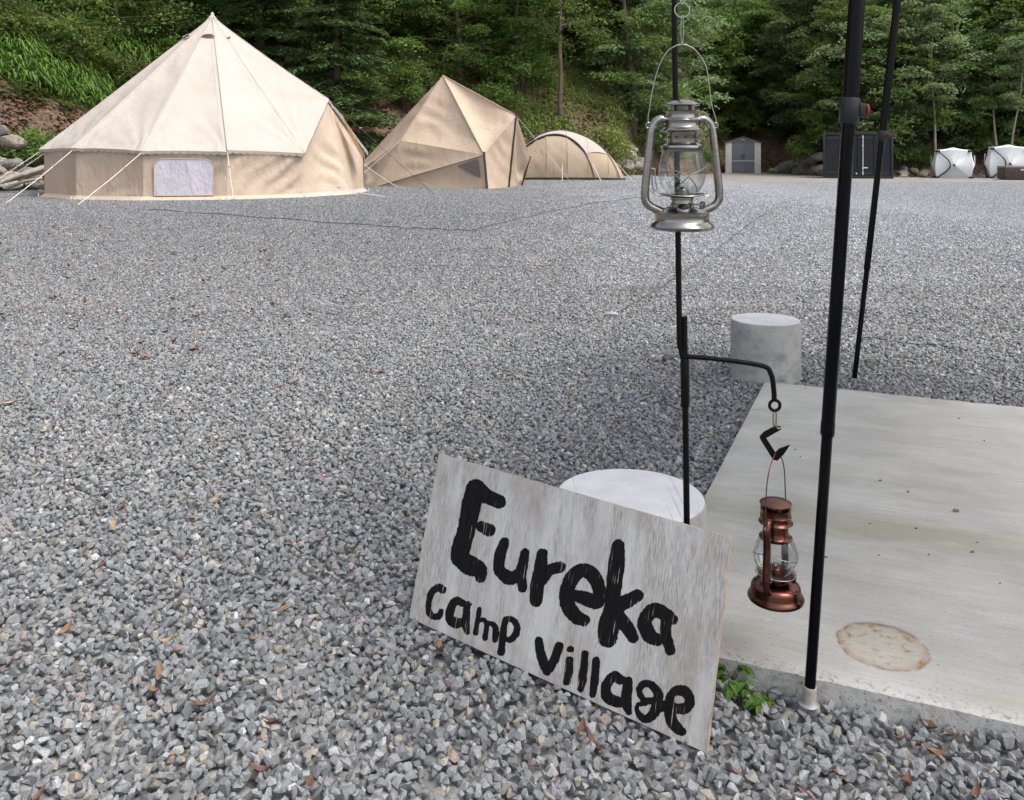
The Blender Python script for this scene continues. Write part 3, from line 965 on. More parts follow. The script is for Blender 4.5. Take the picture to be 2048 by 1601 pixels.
def hill_pts(px0, px1, t0, t1, k, seed, fn=None):
    rg = np.random.default_rng(seed); out = []
    while len(out) < k:
        px = rg.uniform(px0, px1); t = rg.uniform(t0, t1)
        if fn and rg.random() > fn(px, t): continue
        q = polar(px, t); out.append((q.x, q.y, q.z))
    return np.array(out)
def clump(px, t):
    return .15 + .85 * sm(-.1, .35, mnoise.noise(Vector((px * .02, t * .8, 3))))
me = blades("fern_bank", hill_pts(-160, 480, 3.7, 9.0, 22000, 81, lambda px, t: clump(px, t) * (1 if px > 20 else .5)), .50, .05, M['fern'], 82)
tag(link(bpy.data.objects.new("fern_bank", me)), "bank of bright arching ferns on the slope behind the bell tent", "ferns", None, "stuff")
me = blades("bank_grass", hill_pts(1010, 1300, .2, 7.5, 20000, 83, lambda px, t: clump(px + 300, t)), .20, .04, M['grassblade'], 84, .7)
tag(link(bpy.data.objects.new("bank_grass", me)), "short yellow-green grass on the sunny bank behind the tunnel tent", "grass", None, "stuff")
def cover(name, px0, px1, t0, t1, k, seed, mat, leaf, lift):
    P = hill_pts(px0, px1, t0, t1, k, seed, lambda px, t: 0. if (((1000 < px < 1290 and t < 7.5) or (px < 260 and t < 3.2) or (740 < px < 860 and t < 5)) and mat is M['cover']) else clump(px, t))
    rg = np.random.default_rng(seed)
    P[:, 2] += rg.uniform(.0, lift, k)
    Nn = np.stack([rg.normal(0, .5, k), rg.normal(0, .5, k), np.ones(k)], 1)
    me = leaf_mesh(name, P, Nn, rg.uniform(.6, 1.3, k) * leaf, np.clip(rg.normal(.45, .28, k), 0, 1), mat)
    return link(bpy.data.objects.new(name, me))
tag(cover("ground_cover", -250, 2300, 2.6, 16, 60000, 85, M['cover'], .19, .35), "mixed low green undergrowth over the forest slope", "undergrowth", None, "stuff")
tag(cover("leaf_litter", -250, 2300, -.6, 6, 26000, 86, M['deadlitter'], .15, .03), "brown dead leaves covering the foot of the slope", "leaf litter", None, "stuff")

# ------------------------------------------------------------------ rocks, logs
def rock_mesh(seed):
    rg = np.random.default_rng(seed)
    bm = bmesh.new(); bmesh.ops.create_icosphere(bm, subdivisions=3, radius=1)
    s = (1, rg.uniform(.65, .95), rg.uniform(.55, .8))
    planes = [(Vector(rg.normal(size=3)).normalized(), rg.uniform(.62, .85)) for _ in range(9)]
    for v in bm.verts:
        p = v.co.copy()
        for nn, d in planes:
            k = p.dot(nn) - d
            if k > 0: p -= nn * k * .92
        p *= 1 + .07 * mnoise.noise(p * 3 + Vector((seed, 0, 0)))
        v.co = (p.x * s[0], p.y * s[1], p.z * s[2])
    me = bpy.data.meshes.new("boulder"); bm.to_mesh(me); bm.free()
    me.shade_smooth(); me.set_sharp_from_angle(angle=R(28)); me.materials.append(M['rock'])
    return me
rocks = [rock_mesh(k) for k in range(7)]
def rock(p, s, label, group, name="boulder"):
    o = link(bpy.data.objects.new(name, random.choice(rocks)))
    o.location = p; o.scale = (s, s * random.uniform(.8, 1.1), s * random.uniform(.8, 1.1))
    o.rotation_euler = (random.uniform(-.3, .3), random.uniform(-.3, .3), random.uniform(0, 6.28))
    tag(o, label, "rock", group)
    return o
def ground_at(px, Y):
    x = (px - 1024) / 1750 * Y
    return Vector((x, Y, max(gz(x, Y), hillz(x, Y))))
for i in range(20):     # heap left of the bell tent
    px = random.uniform(-40, 105); Y = random.uniform(18.0, 19.3)
    p = ground_at(px, Y); s = random.uniform(.14, .30)
    rock(p + Vector((0, 0, s * .35 + (Y - 18.0) * .42)), s, "grey boulder in the heap of rocks and logs beside the bell tent", "boulders heaped beside the bell tent")
for i in range(12):     # stone row between the tunnel tent and the shed
    px = 1232 + i * 5.2 + random.uniform(-3, 3); Y = 30.2 + i * .35
    p = ground_at(px, Y); s = random.uniform(.25, .52)
    rock(p + Vector((0, 0, s * .4 + (random.random() < .4) * .4)), s, "boulder in the rough stone row at the right end of the tunnel tent", "stone row past the tunnel tent")
for px, s, dz in ((1578, .78, .25), (1611, .70, .25), (1560, .42, .1), (1597, .4, .1), (1633, .55, .2), (1626, .42, .75), (1638, .40, .95), (1545, .3, .1), (1600, .35, .55), (1648, .5, .3)):
    yy = (toe(math.atan((px - 1024) / 1750)) - .8) * math.cos(math.atan((px - 1024) / 1750))
    rock(Vector(((px - 1024) / 1750 * yy, yy, dz)), s, "large grey boulder at the foot of the slope between shed and container", "boulders between shed and container")
for i in range(46):     # stony bank behind the white shelters
    px = random.uniform(1795, 2090); t = random.uniform(-.5, 1.5)
    q = polar(px, t); s = random.uniform(.12, .32)
    rock(q + Vector((0, 0, s * .3)), s, "small stone in the rubble bank behind the white pop-up shelters", "rubble behind the white shelters", "stone")
def log(a, b, r, label, group):
    root = None
    a, b = Vector(a), Vector(b); mid = (a + b) / 2 + Vector((random.uniform(-.04, .04), 0, random.uniform(-.03, .05)))
    mb = MB().tube(bez([a - (a + b) / 2, mid - (a + b) / 2, b - (a + b) / 2], 6), [r * random.uniform(.85, 1.1) for _ in range(13)], 9)
    o = mb.build("log", M['log']); o.location = (a + b) / 2
    tag(o, label, "log", group)
for i in range(9):
    px = random.uniform(-10, 92); Y = random.uniform(17.2, 17.9)
    p = ground_at(px, Y); ln = random.uniform(.5, 1.1); r = random.uniform(.03, .06)
    z = .05 + i * .045
    ang = random.uniform(-.5, .3)
    log(p + Vector((-ln / 2, ang * .5, z)), p + Vector((ln / 2, -ang * .5, z + random.uniform(.05, .35))), r, "pale weathered log lying on the rock heap beside the bell tent", "logs on the rock heap")

# ------------------------------------------------------------------ fabric patches
def folds(p, seed, amp, k, ang):
    """shallow diagonal creases"""
    u = p.x * math.cos(ang) + p.z * math.sin(ang) + p.y * .6
    n = mnoise.noise(Vector((p.x * 1.1 + seed, p.y * 1.1, p.z * 1.1)))
    e = max(0, mnoise.noise(Vector((p.x * .9, p.y * .9 + seed, p.z * .9 + 7))) + .25)
    return amp * math.sin(u * k + n * 6) * e

def quad_patch(mb, a, b, c, d, nu, nv, sag=0., fold=0., seed=0., k=14, ang=.8, narrow=None):
    """a-b bottom, d-c top (a under d)"""
    a, b, c, d = map(Vector, (a, b, c, d))
    nrm = (b - a).cross(d - a)
    if nrm.length < 1e-6: nrm = (c - d).cross(d - a)
    nrm.normalize(); vs = []
    for j in range(nv + 1):
        v = j / nv
        for i in range(nu + 1):
            u = i / nu
            p = a.lerp(b, u).lerp(d.lerp(c, u), v)
            w = 16 * u * (1 - u) * v * (1 - v)
            q = p - nrm * sag * w
            if fold: q = q + nrm * folds(p, seed, fold, k, ang) * min(1, 6 * min(u, 1 - u) + .15) * min(1, 5 * min(v, 1 - v) + .1)
            vs.append(q)
    fs = [(j * (nu + 1) + i, j * (nu + 1) + i + 1, (j + 1) * (nu + 1) + i + 1, (j + 1) * (nu + 1) + i) for j in range(nv) for i in range(nu)]
    return mb.add(vs, fs)

def tri_patch(mb, a, b, c, n=14, sag=0., fold=0., seed=0., k=10, ang=.8):
    a, b, c = map(Vector, (a, b, c))
    nrm = (b - a).cross(c - a).normalized()
    if nrm.z < 0: nrm = -nrm
    vs = []; ix = {}
    for i in range(n + 1):
        for j in range(n + 1 - i):
            l1, l2 = i / n, j / n; l0 = 1 - l1 - l2
            p = a * l0 + b * l1 + c * l2
            w = 27 * l0 * l1 * l2
            ix[i, j] = len(vs)
            q = p - nrm * sag * w
            if fold: q = q + nrm * folds(p, seed, fold, k, ang) * min(1, 4 * max(0., w) ** .5)
            vs.append(q)
    fs = []
    for i in range(n):
        for j in range(n - i):
            fs.append((ix[i, j], ix[i + 1, j], ix[i, j + 1]))
            if i + j < n - 1: fs.append((ix[i + 1, j], ix[i + 1, j + 1], ix[i, j + 1]))
    return mb.add(vs, fs)

# ------------------------------------------------------------------ white bell tent
def bell_tent():
    C = Vector((-5.96, 17.4, 0)); g = gz(C.x, C.y - 3)
    dist = math.hypot(C.x, C.y)
    ev = Vector((-C.x, -C.y, 0)) / dist; er = Vector((-ev.y, ev.x, 0))
    root = empty("bell_tent", (C.x, C.y, g))
    tag(root, "large white canvas bell tent with low tan walls and a lilac window", "tent")
    def pt(th, r, z):
        a = R(th); q = ev * (r * math.cos(a)) + er * (r * math.sin(a)); q.z = z - g
        return q
    TH = 360 / 14; th = lambda k: 4.5 + TH * k
    ZA, ZE, RE, RB = 3.86, 1.14, 3.04, 2.97
    zt = lambda k: ZE + .045 * math.sin(R(th(k)) * -1) + .02 * math.cos(k * 2.1)
    def edge(k, v):
        r = RE * v * (1 - .55 * math.exp(-v / .085)) + .02
        return pt(th(k), r, ZA + (zt(k) - ZA) * v - .035 * math.sin(math.pi * v))
    door = (1, 2)                        # the two panels replaced by the door porch
    P = pt(th(2), 2.55, 2.14)
    def ridge(v):                        # apex to the top of the door
        a = pt(0, 0, ZA); q = a.lerp(P, v); q.z -= .05 * math.sin(math.pi * v)
        r0 = .42 * math.exp(-v / .11)
        return Vector((q.x * (1 - r0), q.y * (1 - r0), q.z))
    nu, nv = 40, 44
    def roof(kl, kr, eL, eR, nm="roof_panel"):
        mb = MB(); vs = []
        for j in range(nv + 1):
            v = .012 + .988 * j / nv
            L, Rr = eL(v), eR(v)
            for i in range(nu + 1):
                u = i / nu; p = L.lerp(Rr, u)
                rad = Vector((p.x, p.y, 1.2)).normalized()
                w = 4 * u * (1 - u)
                if nm == "roof_panel": p = p - rad * (.055 * w * v) + Vector((0, 0, .035 * w * v ** 6))
                # creases gathering at the guy points
                cr = 0.
                for uu, ph in ((u, kl * 1.7), (1 - u, kl * 2.9)):
                    dd = math.hypot(uu * 1.35 * v, (1 - v) * 3.9)
                    cr += .020 * math.sin(math.atan2(uu * 1.35 * v, (1 - v) * 3.9 + .02) * 15 + ph) * math.exp(-dd / .75) * min(1, dd * 5)
                    cr += .010 * math.exp(-((uu - .045 / max(v, .1)) / .022) ** 2) * (.4 + .6 * v)
                p = p + rad * (cr + folds(p, kl * 3.1, .022, 6, .9) * w)
                vs.append(p)
        fs = [(j * (nu + 1) + i, j * (nu + 1) + i + 1, (j + 1) * (nu + 1) + i + 1, (j + 1) * (nu + 1) + i) for j in range(nv) for i in range(nu)]
        mb.add(vs, fs)
        # valance hem turning down at the eave
        last = vs[-(nu + 1):]
        hem = [q + Vector((0, 0, -.055 - .012 * math.sin(i * 1.7 + kl))) - Vector((q.x, q.y, 0)).normalized() * .012 for i, q in enumerate(last)]
        if True:
            mb.add(list(last) + hem, [(i, i + 1, nu + 2 + i, nu + 1 + i) for i in range(nu)])
        return mb.build(nm, M['canvas'], root, angle=60)
    for k in range(14):
        if k in door: continue
        roof(k, k + 1, lambda v, k=k: edge(k, v), lambda v, k=k: edge(k + 1, v))
    roof(1, 2, lambda v: edge(1, v), ridge, "porch_roof"); roof(2, 3, ridge, lambda v: edge(3, v), "porch_roof")
    for k in range(14):
        if k == 2: pts = [ridge(i / 20) for i in range(21)]
        else: pts = [edge(k, i / 20) for i in range(21)]
        MB().tube([p + Vector((p.x, p.y, 1.5)).normalized() * -.002 for p in pts], .011, 8).build("seam", M['canvas'], root)
    # tip
    MB().lathe([(.075, ZA - g - .13), (.045, ZA - g - .04), (.03, ZA - g + .03), (.012, ZA - g + .055), (0, ZA - g + .06)], 14).build("peak_cap", M['canvas'], root)
    # walls
    for k in range(14):
        if k in door: continue
        a, b = pt(th(k), RB, g), pt(th(k + 1), RB, g)
        c, d = pt(th(k + 1), RE - .06, zt(k + 1) - .02), pt(th(k), RE - .06, zt(k) - .02)
        w = quad_patch(MB(), a, b, c, d, 40, 24, .05, .042, k * 2.3, 19, -.75).build("wall_panel", M['canvas_wall'], root, angle=70)
        # mud flap folded out at the foot
        n1 = Vector((a.x, a.y, 0)).normalized() * .09; n2 = Vector((b.x, b.y, 0)).normalized() * .09
        quad_patch(MB(), a + n1 + Vector((0, 0, .012)), b + n2 + Vector((0, 0, .012)), b + Vector((0, 0, .075)), a + Vector((0, 0, .075)), 20, 3, 0, .012, k, 9, 0).build("mud_flap", M['canvas_wall'], root, angle=70)
        if k == -1 + 14:                # panel left of the nearest seam carries the window
            tl = lambda u, v: a.lerp(b, u).lerp(d.lerp(c, u), v)
            nrm = (b - a).cross(d - a).normalized()
            if nrm.dot(ev) < 0: nrm = -nrm
            def shape(u0, u1, v0, v1, rr, nn=8):
                pts = [(u0, v0), (u1, v0)]
                for i in range(nn + 1):
                    t = i / nn * math.pi / 2; pts.append((u1 - rr + rr * math.cos(t), v1 - rr * 1.6 + rr * 1.6 * math.sin(t)))
                for i in range(nn + 1):
                    t = math.pi / 2 + i / nn * math.pi / 2; pts.append((u0 + rr + rr * math.cos(t), v1 - rr * 1.6 + rr * 1.6 * math.sin(t)))
                return pts
            poly = shape(.13, .84, .11, .87, .11)
            dense = []
            for (u0, v0), (u1, v1) in zip(poly, poly[1:] + poly[:1]):
                m0 = max(1, int(math.hypot(u1 - u0, v1 - v0) / .035))
                dense += [(u0 + (u1 - u0) * q / m0, v0 + (v1 - v0) * q / m0) for q in range(m0)]
            poly = dense
            mb = MB(); cu = tl(.48, .5) + nrm * .012
            # filled with a fan of rings so the cloth can crease
            rings = 18; vs = [cu]; fs = []
            for q in range(1, rings + 1):
                for u, v in poly:
                    s = q / rings
                    p = tl(.48 + (u - .48) * s, .5 + (v - .5) * s)
                    sagp = -.045 * 16 * u * (1 - u) * v * (1 - v) * 0
                    vs.append(p + nrm * (.016 + folds(p, 4.4, .03, 17, .9) * (1 - s ** 6)))
            m_ = len(poly)
            for i in range(m_): fs.append((0, 1 + i, 1 + (i + 1) % m_))
            for q in range(rings - 1):
                for i in range(m_):
                    fs.append((1 + q * m_ + i, 1 + (q + 1) * m_ + i, 1 + (q + 1) * m_ + (i + 1) % m_, 1 + q * m_ + (i + 1) % m_))
            mb.add(vs, fs)
            wn_ = mb.build("window", M['lilac'], root, angle=70)
            MB().tube([tl(u, v) + nrm * .018 for u, v in poly], .008, 6, closed=True).build("frame", M['canvas_wall'], wn_)
    # door porch walls and the open flap
    bm_ = pt(th(2), 2.99, g)
    for kk, s in ((1, 1), (3, -1)):
        e = pt(th(kk), RE - .04, zt(kk) - .03); b = pt(th(kk), RB, g)
        mb = MB()
        quad_patch(mb, b, bm_, P + Vector((0, 0, .0)) - pt(th(2), .05, g), e + Vector((0, 0, .05)) - pt(th(kk), .05, g), 28, 24, .05, .045, kk * 1.7, 12, 1.35)
        mb.build("door_panel", M['canvas_wall'], root, angle=70)
        n1 = Vector((b.x, b.y, 0)).normalized() * .1
        quad_patch(MB(), b + n1 + Vector((0, 0, .01)), bm_ + pt(th(2), .07, g + .01), bm_ + Vector((0, 0, .09)), b + Vector((0, 0, .08)), 16, 3, 0, .02, kk, 9, 0).build("mud_flap", M['canvas'], root, angle=70)
    f1 = pt(th(2) + 14, 3.05, .98); f0 = pt(th(2) + 3, 2.66, 2.02)
    tri_patch(MB(), f0, f1, pt(th(2) + 5, 3.18, 1.05), 10, .05, .03, 5, 16).build("open_flap", M['canvas_flap'], root, angle=70)
    # vents below the peak
    for k in (-1, -3, 1, 5):
        thv = th(k) + TH * .5
        q0 = (edge(k, .185) + edge(k + 1, .185)) / 2; up = (pt(0, 0, ZA) - q0).normalized()
        rt = er * math.cos(R(thv)) - ev * math.sin(R(thv))
        pts = [q0 + rt * (.12 * math.cos(t)) + up * (.07 * math.sin(t)) for t in [i / 12 * math.pi for i in range(13)]]
        nb = rt.cross(up).normalized()
        if nb.dot(Vector((q0.x, q0.y, 0))) < 0: nb = -nb
        mb = MB().add([p + nb * .03 for p in pts] + [q0 + nb * .03], [(i, i + 1, 13) for i in range(12)])
        v_ = mb.build("vent", M['darkstrap'], root, smooth=False)
        MB().tube([p + nb * .035 for p in pts], .014, 6).build("vent_hood", M['canvas_flap'] if k == -1 else M['canvas'], v_)
    # guy lines with sliders and pegs
    def guy(a, b):
        gl = MB().tube([a, a.lerp(b, .5) - Vector((0, 0, .02)), b], .0062 if a.z < 1.2 else .004, 6).build("guy_line", M['rope'] if a.z < 1.2 else M['blackrope'], root)
        MB().box(a.lerp(b, .3), (.05, .02, .02)).build("slider", M['canvas_wall'], gl)
        mb = MB().tube([b + Vector((0, 0, .06)), b - Vector((0, 0, .06))], .008, 6)
        mb.build("peg", M['peg'], root)
    for k in range(14):
        if k in (1, 2, 3): continue
        a = pt(th(k), RE, zt(k) - .03)
        off = {-1: -7, 13: -7}.get(k, 0)
        b = pt(th(k) + off * .9, RE + (1.15 if k not in (0,) else .55), g + .0)
        if k == 0: b = pt(th(k) + 1, RE + .42, g)
        guy(a, b)
    guy(P, pt(th(2) + 4, 4.6, g))
    guy(pt(th(1) + 6, RB + .02, g + .25), pt(th(1) + 15, RB + 1.25, g))
    for k in range(14):
        b = pt(th(k), RB + .1, g)
        MB().tube([b + Vector((0, 0, .07)), b - Vector((0, 0, .05))], .01, 6).build("peg", M['rope'], root)
bell_tent()

# ------------------------------------------------------------------ beige canopy tent
def canopy_tent():
    G = gz(-1, 20)
    o0 = Vector((-1.67, 21.2, G))
    root = empty("canopy_tent", o0)
    tag(root, "beige peaked canopy tent with a dark mesh window and dark corner poles", "tent")
    rel = lambda x, y, z: Vector((x, y, z)) - o0
    A = rel(-1.67, 21.2, 2.99); D = rel(-2.62, 20.6, 1.41); Cc = rel(-.61, 19.1, 1.08); B = rel(.10, 20.0, 1.97); F = rel(.44, 21.2, .98)
    E = rel(-3.24, 20.6, G); L = rel(-4.45, 23.0, G); C0 = rel(-.53, 18.96, G); B0 = rel(-.08, 19.95, G); F0 = rel(.22, 21.3, G)
    D2 = rel(-1.467, 22.3, 1.41); E2 = rel(-1.70, 22.89, G)
    def tri(nm, a, b, c, sag=.07, fold=.018, n=18, k=9, ang=.8, mat='tan'):
        return tri_patch(MB(), a, b, c, n, sag, fold, a.x + b.y, k, ang).build(nm, M[mat], root, angle=70)
    tri("roof_panel", A, D, Cc, .10, .035); tri("roof_panel", A, Cc, B, .22, .02); tri("roof_panel", A, F, B, .12); tri("roof_panel", A, D2, F)
    tri("roof_panel", A, D, L, .10, .03); tri("roof_panel", A, L, D2)
    tri("side_panel", D, E, Cc, .03, .04, k=12, ang=1.3); tri("side_panel", D, E, L, .05, .05, k=14, ang=.2); tri("side_panel", D2, E2, F); tri("side_panel", D2, L, E2)
    qp = lambda nm, a, b, c, d, **kw: quad_patch(MB(), a, b, c, d, 22, 18, **kw).build(nm, M['tan'], root, angle=70)
    qp("wall_panel", C0, B0, B, Cc, sag=.05, fold=.05, seed=3, k=15, ang=1.2)
    qp("wall_panel", B0, F0, F, B, sag=.08, fold=.05, seed=7, k=14, ang=1.1)
    tri("wall_panel", E, C0, Cc, .04, .055, k=14, ang=.35); tri("wall_panel", E2, F0, F)
    # hem along the skirt
    MB().tube([E.lerp(Cc, i / 8) + Vector((0, -.012, 0)) for i in range(9)], .014, 6).build("hem", M['tan'], root)
    # mesh window in the side wall
    nrm = (C0 - E).cross(Cc - E).normalized()
    if nrm.y > 0: nrm = -nrm
    bary = lambda e, c0, c: E * e + C0 * c0 + Cc * c + nrm * .03
    tri_patch(MB(), bary(.23, .10, .67), bary(.05, .08, .87), bary(.04, .63, .33), 6).build("mesh_window", M['mesh'], root)
    for a, b in ((Cc, C0), (B, B0), (F, F0)):
        MB().tube([a + Vector((0, -.02, .06)), a.lerp(b, .5) + Vector((.0, -.02, 0)), b + Vector((0, -.02, -.05))], .024, 8).build("pole", M['darkstrap'], root)
    for a, b in ((A, D), (A, Cc), (A, B), (D, E), (Cc, B)):
        MB().tube([a.lerp(b, i / 10) + Vector((0, -.01, .008)) for i in range(11)], .012, 5).build("seam", M['tan'], root)
    for a, b in ((E.lerp(C0, .15) + Vector((0, 0, .1)), E + Vector((1.0, -1.7, 0))), (E.lerp(C0, .42) + Vector((0, 0, .15)), E + Vector((1.75, -1.9, 0))), (B, B + Vector((1.35, 1.1, -1.6))), (D, E + Vector((-.55, -.5, 0)))):
        MB().tube([a, b], .0045, 5).build("guy_line", M['rope'], root)
        MB().tube([b + Vector((0, 0, .05)), b - Vector((0, 0, .06))], .008, 5).build("peg", M['peg'], root)
canopy_tent()

# ------------------------------------------------------------------ tunnel tent
def tunnel_tent():
    g = gz(1.7, 26)
    c = Vector((1.62, 26.6, g)); root = empty("tunnel_tent", c)
    tag(root, "low khaki tunnel tent with dark arched poles and a pale top panel", "tent")
    hx, hy, h = 1.72, 1.35, 1.47
    def srf(a, b):
        """a: along (0..1 left to right), b: 0..1 front ground over the top to the back ground"""
        x = -1 + 2 * a
        s = max(0, 1 - abs(x + .06 * (1 - x * x)) ** 1.8) ** .62
        t = math.pi * b
        top = h * (s ** .9) * (1 - .06 * x)
        yy = -hy * math.cos(t) * (.62 + .38 * s) * (abs(math.cos(t)) ** -.15 if abs(math.cos(t)) > .05 else 1.0)
        return Vector((x * hx, yy * .9, top * max(0, math.sin(t)) ** .8))
    n, m_ = 40, 30
    cuts = [0, 6, 13, 20, 27, 34, 40]
    for ci in range(6):
        mb = MB(); i0, i1 = cuts[ci], cuts[ci + 1]; vs = []
        for i in range(i0, i1 + 1):
            for j in range(m_ + 1):
                p = srf(i / n, j / m_)
                u = (i - i0) / (i1 - i0)
                w = 4 * u * (1 - u)
                p = p * (1 - .012 * w) + Vector((0, -1, .6)) * folds(p, ci * 2., .040, 14, .9) * w
                vs.append(p)
        k = m_ + 1
        mb.add(vs, [(i * k + j, i * k + j + 1, (i + 1) * k + j + 1, (i + 1) * k + j) for i in range(i1 - i0) for j in range(m_)])
        mb.build("fly_panel", M['tan3'], root, angle=70)
        if 0 < ci:
            MB().tube([srf(i0 / n, j / 40) * 1.004 for j in range(2, 39)], .010, 6).build("seam", M['tan3'], root)
    # arched poles and the pale roof panel between them
    h1 = bez([(.73, .0, 0), (.68, .12, 0), (.62, .22, 0), (.5, .315, 0), (.36, .36, 0), (.2, .36, 0), (.05, .33, 0)], 6)
    h2 = bez([(.95, 0, 0), (.90, .2, 0), (.80, .40, 0), (.62, .495, 0), (.42, .50, 0), (.28, .50, 0), (.12, .48, 0)], 6)
    for hh in (h1, h2):
        MB().tube([srf(q.x, max(.004, q.y)) * 1.010 for q in hh], [.012 + .020 * sm(8, 15, i) for i in range(len(hh))], 8).build("arched_pole", M['darkstrap'], root)
    mb = MB(); vs = []
    for i in range(9, 31):
        for j in range(9):
            q = h1[i].lerp(h2[i], .04 + .92 * j / 8); vs.append(srf(q.x, q.y) * 1.007)
    mb.add(vs, [(i * 9 + j, i * 9 + j + 1, (i + 1) * 9 + j + 1, (i + 1) * 9 + j) for i in range(21) for j in range(8)])
    mb.build("roof_panel", M['tan3pale'], root, angle=70)
    MB().tube([srf(i / 40, .004) + Vector((0, -.03, .03)) for i in range(41)], .03, 6).build("hem", M['darkstrap'], root)
    for x in (-.2, .9, 1.8):
        b = Vector((x, -1.9, .0))
        MB().tube([Vector((x * .8, -1.1, .5)), b], .007, 5).build("guy_line", M['rope'], root)
tunnel_tent()

# ------------------------------------------------------------------ shed, container, pop-up shelters, tub
def shed():
    x, y = 12.94, 49.0
    root = empty("garden_shed", (x, y, 0), -.26)
    tag(root, "small grey plastic garden shed with double doors and a low gable", "shed")
    w, d, he, hp = 1.92, 1.9, 1.70, 2.02
    fn = lambda u, v, t: Vector((u, t, v))
    MB().prism([(-w / 2 + .03, 0), (w / 2 - .03, 0), (w / 2 - .03, he), (0, hp - .06), (-w / 2 + .03, he)], d, lambda u, v, t: Vector((u, t + .02, v))).build("wall", M['shed_light'], root, smooth=False)
    for s in (-1, 1):
        MB().box((s * (w / 2 - .17), 0, he / 2), (.34, .07, he)).build("corner_panel", M['shed_light'], root, bevel=.01)
    for s in (-1, 1):
        dr = MB().box((s * .31, -.005, .84), (.60, .06, 1.62)).build("door", M['shed_dark'], root, bevel=.008)
        for k in range(4):
            MB().box((s * (.10 + .14 * k), -.04, .86), (.03, .02, 1.4)).build("rib", M['shed_dark'], dr)
        MB().box((s * .05, -.06, .95), (.035, .05, .22)).build("handle", M['blackplastic'], dr)
    MB().box((0, -.05, .70), (1.2, .02, .04)).build("door_rail", M['shed_light'], root)
    rf = MB()
    for s in (-1, 1):
        a = math.atan2(hp - he, w / 2)
        rf.box((s * w / 4, d / 2, (he + hp) / 2 + .02), (w / 2 / math.cos(a) + .06, d + .16, .05), rot=Matrix.Rotation(s * a, 3, 'Y'))
    rf.build("roof", M['shed_dark'], root, smooth=False)
    MB().prism([(-.62, 1.66), (.62, 1.66), (.62, 1.74), (0, 1.95), (-.62, 1.74)], .05, lambda u, v, t: Vector((u, t - .02, v))).build("gable", M['shed_dark'], root, smooth=False)
    MB().box((0, -.04, 1.9), (.22, .03, .05)).build("badge", M['shed_light'], root)
shed()

def container():
    x0, x1, y, h, dp = 13.95, 16.87, 39.0, 2.06, 2.2
    w = x1 - x0
    root = empty("steel_container", ((x0 + x1) / 2, y, 0), -.376)
    tag(root, "dark slate steel storage container with ribbed doors and white lock rods", "container")
    MB().box((0, dp / 2 + .08, h / 2), (w - .06, dp, h - .08)).build("body", M['container'], root)
    for s in (-1, 1): MB().box((s * (w / 2 - .05), .05, h / 2), (.10, .14, h)).build("corner_post", M['container'], root, bevel=.01)
    for z in (.06, h - .06): MB().box((0, .05, z), (w - .2, .13, .12)).build("rail", M['container'], root, bevel=.01)
    n = 4; dw = (w - .24) / n
    for k in range(n):
        cx = -w / 2 + .12 + dw * (k + .5)
        prof = []; m_ = 6; pitch = (dw - .04) / m_
        for i in range(m_):
            u0 = -dw / 2 + .02 + i * pitch
            prof += [(u0, 0), (u0 + pitch * .42, 0), (u0 + pitch * .52, .035), (u0 + pitch * .92, .035)]
        prof.append((dw / 2 - .02, 0))
        vs = [(cx + u, .02 + v, z) for z in (.13, h - .13) for u, v in prof]; q = len(prof)
        d = MB().add(vs, [(i, i + 1, q + i + 1, q + i) for i in range(q - 1)]).build("door", M['container'], root, smooth=False)
        for z in (.24, h - .24):
            MB().box((cx, .012, z), (dw - .06, .03, .14)).build("door_band", M['container'], d)
        if k in (0, 1, 2):
            bx = cx + dw / 2 - .05 if k != 2 else cx - dw / 2 + .30
            if k == 2: bx = cx - dw * .18
            rod = MB().tube([(bx, -.02, .14), (bx, -.02, h - .14)], .016 if k == 2 else .010, 8).build("lock_rod", M['white_steel'] if k == 2 else M['container'], root)
            for z in (.22, .45, h - .6, h - .22): MB().box((bx, -.03, z), (.055, .05, .07)).build("bracket", M['white_steel'] if (k == 2 or z < .3) else M['container'], rod)
            if k == 2: MB().box((bx + .1, -.04, .48), (.2, .03, .05)).build("lever", M['white_steel'], rod)
container()

